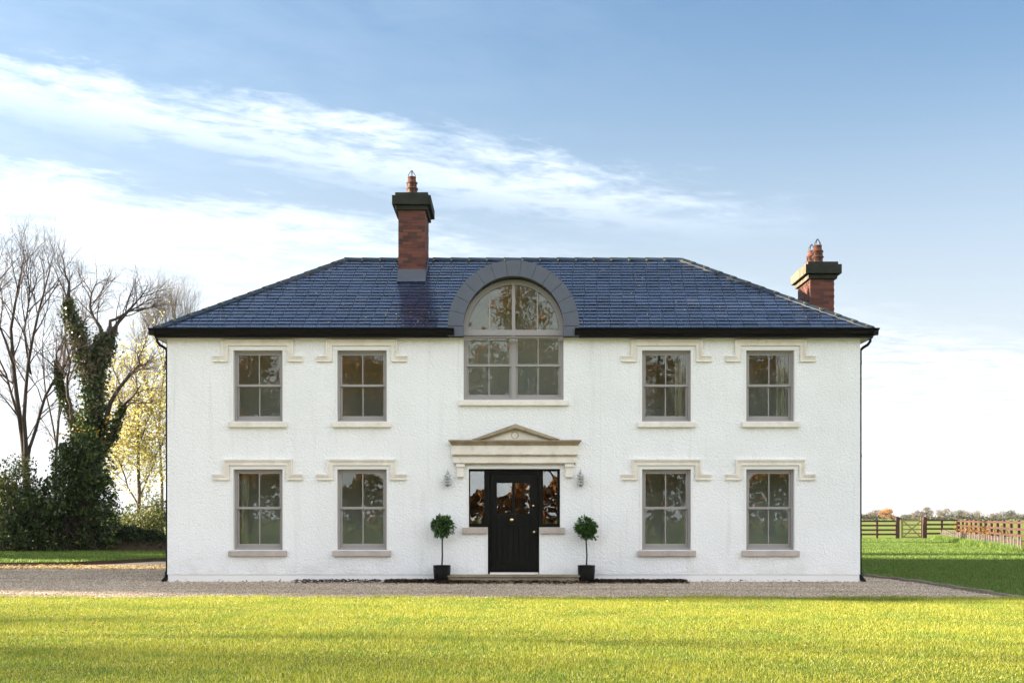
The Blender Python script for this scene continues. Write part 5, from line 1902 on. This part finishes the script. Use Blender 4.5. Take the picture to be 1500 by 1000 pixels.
fr = side_tree(-9.0, -62, 16.0, 'copper-leaved beech facing the house, mirrored in its windows', leafmat='orange', leaves=11000, group='trees facing the house', name='beech_tree')
for k, (x, y, r) in enumerate(((0.5, -66, 1.3), (10.5, -60, 2.5), (20, -67, 3.6), (-20, -65, 4.4), (30, -63, 5.1), (-31, -68, 0.6), (5, -82, 2.0), (-14, -84, 3.0))):
    copy_tree(fr, (x, y, 0), r).scale = (1.0, 1.0, 1.25 if k in (0, 7) else 1.0)
fh = empty('hedge', (0, -56, 0), 'tall copper-leaved hedge facing the house across the front lawn', 'hedge')
n = 30000
hx = rng.uniform(-45, 45, n)
hz = (3.3 + 1.1 * np.clip((np.abs(hx) - 4) / 3, 0, 1) + 0.5 * np.sin(hx * 0.7) + 0.35 * np.sin(hx * 2.3)) * np.sqrt(rng.uniform(0, 1, n))
leaf_quads(np.stack([hx, -57 + rng.uniform(-0.8, 0.8, n), hz], 1), 0.34, 0.25, MT['orange'], 'foliage', fh)

# ------------------------------------------------------------------ fences and gate at the right
FD = 74.6
FY = FD - CAM_D
GZ = -0.02


def fx(px, d=FD):
    return (px - 750) / 1750 * d


def straight_fence(px0, px1, posts, rails, label, dist=FD):
    x0, x1 = fx(px0, dist), fx(px1, dist)
    y = dist - CAM_D
    t = empty('post_and_rail_fence', ((x0 + x1) / 2, y, 0), label, 'fence', 'timber fences round the paddock')
    for p in posts:
        x = fx(p, dist)
        MB().box(x - 0.06, x + 0.06, y, y + 0.10, GZ, 1.20).build('post', MT['redwood'], t)
    for z in rails:
        MB().box(x0, x1, y - 0.04, y - 0.002, z - 0.055, z + 0.055).build('rail', MT['redwood'], t)
    return t


straight_fence(1200, 1311.8, (1205, 1245, 1285), (1.09, 0.82, 0.54, 0.27), 'dark brown rail fence between the house corner and the garden gate')
straight_fence(1357.4, 1403.5, (1380, 1402.8), (1.15, 0.88, 0.61, 0.32), 'dark brown rail fence just right of the garden gate')
for px, lab in ((1314.6, 'stout square gate post nearer the house'), (1354.6, 'stout square gate post farther from the house')):
    x = fx(px)
    t = empty('gate_post', (x, FY, 0), lab, 'gate post', 'gate posts')
    MB().box(x - 0.105, x + 0.105, FY - 0.1, FY + 0.11, GZ, 1.33).build('shaft', MT['redwood'], t)
    MB().add([(x - 0.12, FY - 0.115, 1.332), (x + 0.12, FY - 0.115, 1.332), (x + 0.12, FY + 0.125, 1.332), (x - 0.12, FY + 0.125, 1.332), (x, FY, 1.39)], [(0, 1, 4), (1, 2, 4), (2, 3, 4), (3, 0, 4), (3, 2, 1, 0)]).build('cap', MT['redwood'], t)
g0, g1 = fx(1320.5), fx(1350.8)
gate = empty('garden_gate', ((g0 + g1) / 2, FY, 0), 'pale timber garden gate with crossed braces', 'gate')
for x, h in ((g0 + 0.05, 1.25), (g1 - 0.05, 1.22)):
    MB().box(x - 0.05, x + 0.05, FY - 0.03, FY + 0.04, 0.05, h).build('stile', MT['palewood'], gate)
for z in (1.12, 0.86, 0.58, 0.33, 0.10):
    MB().box(g0 + 0.101, g1 - 0.101, FY - 0.015, FY + 0.015, z - 0.04, z + 0.04).build('rail', MT['palewood'], gate)
for s in (0, 1):
    a = (g0 + 0.12, 1.08) if s else (g0 + 0.12, 0.12)
    b = (g1 - 0.12, 0.12) if s else (g1 - 0.12, 1.08)
    dx, dz = b[0] - a[0], b[1] - a[1]
    L = math.hypot(dx, dz)
    nx, nz = -dz / L * 0.035, dx / L * 0.035
    y_ = FY - 0.032 - 0.018 * s
    MB().prism_y([(a[0] - nx, a[1] - nz), (b[0] - nx, b[1] - nz), (b[0] + nx, b[1] + nz), (a[0] + nx, a[1] + nz)], y_, y_ + 0.016).build('brace', MT['palewood'], gate)

# paddock fence running toward the viewer
A, B = Vector((fx(1404.5), FY, 0)), Vector((20.4, 21.5, 0))
fen = empty('post_and_rail_fence', tuple((A + B) / 2), 'sunlit reddish rail fence running toward the viewer along the paddock', 'fence', 'timber fences round the paddock')
npost = 13
for k in range(npost + 1):
    p = A.lerp(B, k / npost)
    MB().box(p.x - 0.055, p.x + 0.055, p.y - 0.055, p.y + 0.055, GZ, 1.20 + random.uniform(-0.02, 0.02)).build('post', MT['redwood2'], fen)
d = (B - A).normalized()
nr = Vector((d.y, -d.x, 0))
for z in (1.10, 0.83, 0.56, 0.29):
    for k in range(npost):
        p, q = A.lerp(B, k / npost), A.lerp(B, (k + 1) / npost - 0.002)
        p, q = p + nr * 0.075, q + nr * 0.075
        zj = random.uniform(-0.012, 0.012)
        v = []
        for e in (p, q):
            v += [(e.x - nr.x * 0.018, e.y - nr.y * 0.018, z - 0.05 + zj), (e.x + nr.x * 0.018, e.y + nr.y * 0.018, z - 0.05 + zj), (e.x + nr.x * 0.018, e.y + nr.y * 0.018, z + 0.05 + zj), (e.x - nr.x * 0.018, e.y - nr.y * 0.018, z + 0.05 + zj)]
        MB().add(v, [(0, 1, 2, 3), (7, 6, 5, 4), (0, 4, 5, 1), (1, 5, 6, 2), (2, 6, 7, 3), (3, 7, 4, 0)]).build('rail', MT['redwood2'], fen)

# low wire netting on stakes in front of it
A2, B2 = Vector((fx(1379, 72.5), 72.5 - CAM_D, 0)), Vector((19.4, 20.5, 0))
net = empty('netting_fence', tuple((A2 + B2) / 2), 'low grey wire netting on stakes in front of the paddock fence', 'fence')
ns = 34
for k in range(ns + 1):
    p = A2.lerp(B2, k / ns)
    MB().tube([(p.x, p.y, GZ), (p.x + random.uniform(-0.03, 0.03), p.y, 0.56 + random.uniform(-0.05, 0.07))], 0.024, 6).build('stake', MT['stake'], net)
wires = []
L = (B2 - A2).length
dd = (B2 - A2) / L
for z in np.linspace(0.03, 0.52, 9):
    wires.append(((A2 + Vector((0, 0, z))), (B2 + Vector((0, 0, z)))))
k = 0.0
while k < L:
    p = A2 + dd * k
    wires.append((p + Vector((0, 0, 0.0)), p + Vector((0, 0, 0.53))))
    k += 0.12
P = np.array([[tuple(a), tuple(b)] for a, b in wires])
join_tubes('wire_mesh', [(P, np.full((len(P), 2), 0.0035), 3)], MT['mesh'], net, kind='stuff')
# rough grass along the netting
n = 14000
tt = rng.uniform(0, 1, n)
bx = A2.x + (B2.x - A2.x) * tt + rng.normal(0, 0.25, n)
by = A2.y + (B2.y - A2.y) * tt + rng.normal(0, 0.25, n)
hh = rng.uniform(0.08, 0.34, n)
an = rng.uniform(0, 6.28, n)
v = np.zeros((n, 3, 3))
v[:, 0] = np.stack([bx - 0.012 * np.cos(an), by - 0.012 * np.sin(an), np.zeros(n)], 1)
v[:, 1] = np.stack([bx + 0.012 * np.cos(an), by + 0.012 * np.sin(an), np.zeros(n)], 1)
v[:, 2] = np.stack([bx + rng.normal(0, 0.08, n), by + rng.normal(0, 0.08, n), hh], 1)
tag(link('rough_grass', mesh_np('rough_grass', v.reshape(-1, 3), [np.arange(n * 3).reshape(n, 3)]), MT['grassdark']), kind='stuff')
# russet shrubs behind the netting
for k, (px, d_) in enumerate(((1425, 66), (1455, 60))):
    b = at(px, 800, d_)
    b[2] = 0
    t = empty('russet_shrub', tuple(b), ('small russet-leaved shrub by the far end of the paddock fence', 'small russet-leaved shrub midway along the paddock fence')[k], 'shrub', 'russet shrubs')
    C = b + np.array([0, 0, 0.55]) + rng.normal(0, 1, (420, 3)) * np.array([0.55, 0.3, 0.22])
    leaf_quads(C, 0.09, 0.06, MT['orange'], 'foliage', t)
    m = 14
    P = np.stack([np.repeat(b[None], m, 0), b + np.stack([rng.normal(0, 0.5, m), rng.normal(0, 0.3, m), rng.uniform(0.5, 0.9, m)], 1)], 1)
    join_tubes('stems', [(P, np.full((m, 2), 0.012), 3)], MT['twig'], t, kind='stuff')

# ------------------------------------------------------------------ far trees on the skyline
far = [
    (1266, 752, 470, 'farbrown', 26, 'thin grey-brown tree on the skyline beside the house corner'),
    (1283, 746, 430, 'farbrown', 26, 'brown bare tree on the skyline left of the orange one'),
    (1299, 742, 420, 'farorange', 22, 'bright orange autumn tree on the skyline'),
    (1330, 754, 520, 'fargreen', 22, 'low dull tree on the skyline above the garden gate'),
    (1345, 747, 480, 'farbrown', 22, 'brown round-topped tree just right of the gate'),
    (1358, 741, 500, 'farbrown', 18, 'tall thin-crowned bare tree on the skyline right of the gate'),
    (1382, 744, 460, 'farbrown', 32, 'broad brown tree in the middle of the far treeline'),
    (1404, 747, 480, 'fargreen', 26, 'dark olive tree beside the broad brown tree'),
    (1428, 747, 450, 'farbrown', 34, 'pale brown spreading tree above the paddock fence'),
    (1457, 752, 500, 'farbrown', 24, 'low brown tree between the two larger skyline trees'),
    (1476, 747, 470, 'fargreen', 26, 'olive round tree near the right edge of the skyline'),
    (1500, 751, 460, 'fargreen', 28, 'low olive tree at the very right of the skyline'),
]
for px, pt, d_, mt, wpx, lab in far:
    b = at(px, 757, d_)
    h = (757 - pt) / 1750 * d_ + CAM_H
    w = wpx / 1750 * d_ / 2
    t = empty('skyline_tree', (b[0], b[1], 0), lab, 'tree', 'trees of the far skyline')
    K = 26
    a = rng.uniform(0, 6.28, K)
    rr_ = np.sqrt(rng.uniform(0, 1, K))
    cz = h * rng.uniform(0.30, 0.86, K)
    lim = np.sin(np.clip(cz / h, 0.15, 0.97) * math.pi) ** 0.6
    cc = np.stack([b[0] + np.cos(a) * rr_ * w * lim, b[1] + np.sin(a) * rr_ * w * lim, cz], 1)
    C = clump_cloud(cc, np.full(K, 0.20 * w + 0.45), [85] * K, 0.8)
    C = C[C[:, 2] > 0.05]
    leaf_quads(C, 0.34, 0.16, MT[mt], 'crown', t)
    P = np.stack([np.repeat(np.array([[b[0], b[1], 0]]), K, 0), np.stack([np.full(K, b[0]), np.full(K, b[1]), h * rng.uniform(0.2, 0.4, K)], 1), cc], 1)
    join_tubes('trunk', [(P, np.broadcast_to(np.array([0.16, 0.11, 0.03]), (K, 3)).copy(), 4)], MT['bark'], t)
# a far field hedge below them
n = 15000
hx = rng.uniform(60, 520, n)
hz = (1.5 + 0.5 * np.sin(hx * 0.21) + 0.35 * np.sin(hx * 0.57)) * np.sqrt(rng.uniform(0, 1, n))
fhg = empty('hedge', (180, 395, 0), 'long low hedge far beyond the paddock', 'hedge')
leaf_quads(np.stack([hx, 395 + rng.normal(0, 0.8, n) + (hx - 60) * 0.05, hz], 1), 0.8, 0.4, MT['fargreen'], 'foliage', fhg)
fhg2 = empty('hedge', (-60, 90, 0), 'long field hedge beyond the trees at the left', 'hedge')
n = 7000
hx = rng.uniform(-110, -14, n)
hz = (1.6 + 0.4 * np.sin(hx * 0.31) + 0.3 * np.sin(hx * 0.9)) * np.sqrt(rng.uniform(0, 1, n))
leaf_quads(np.stack([hx, 90 + rng.normal(0, 0.6, n), hz], 1), 0.45, 0.25, MT['shrub'], 'foliage', fhg2)

# ------------------------------------------------------------------ thin autumn haze over the fields
hz_m = bpy.data.materials.new('haze')
hz_m.use_nodes = True
nt = hz_m.node_tree
nt.nodes.clear()
o_ = N(nt, 'ShaderNodeOutputMaterial')
pv = N(nt, 'ShaderNodeVolumePrincipled')
pv.inputs['Color'].default_value = (0.93, 0.95, 1.0, 1)
pv.inputs['Density'].default_value = 0.00007
nt.links.new(pv.outputs[0], o_.inputs['Volume'])
hzo = MB().box(-700, 700, -130, 760, -1.5, 19).build('haze', hz_m)
tag(hzo, kind='stuff')
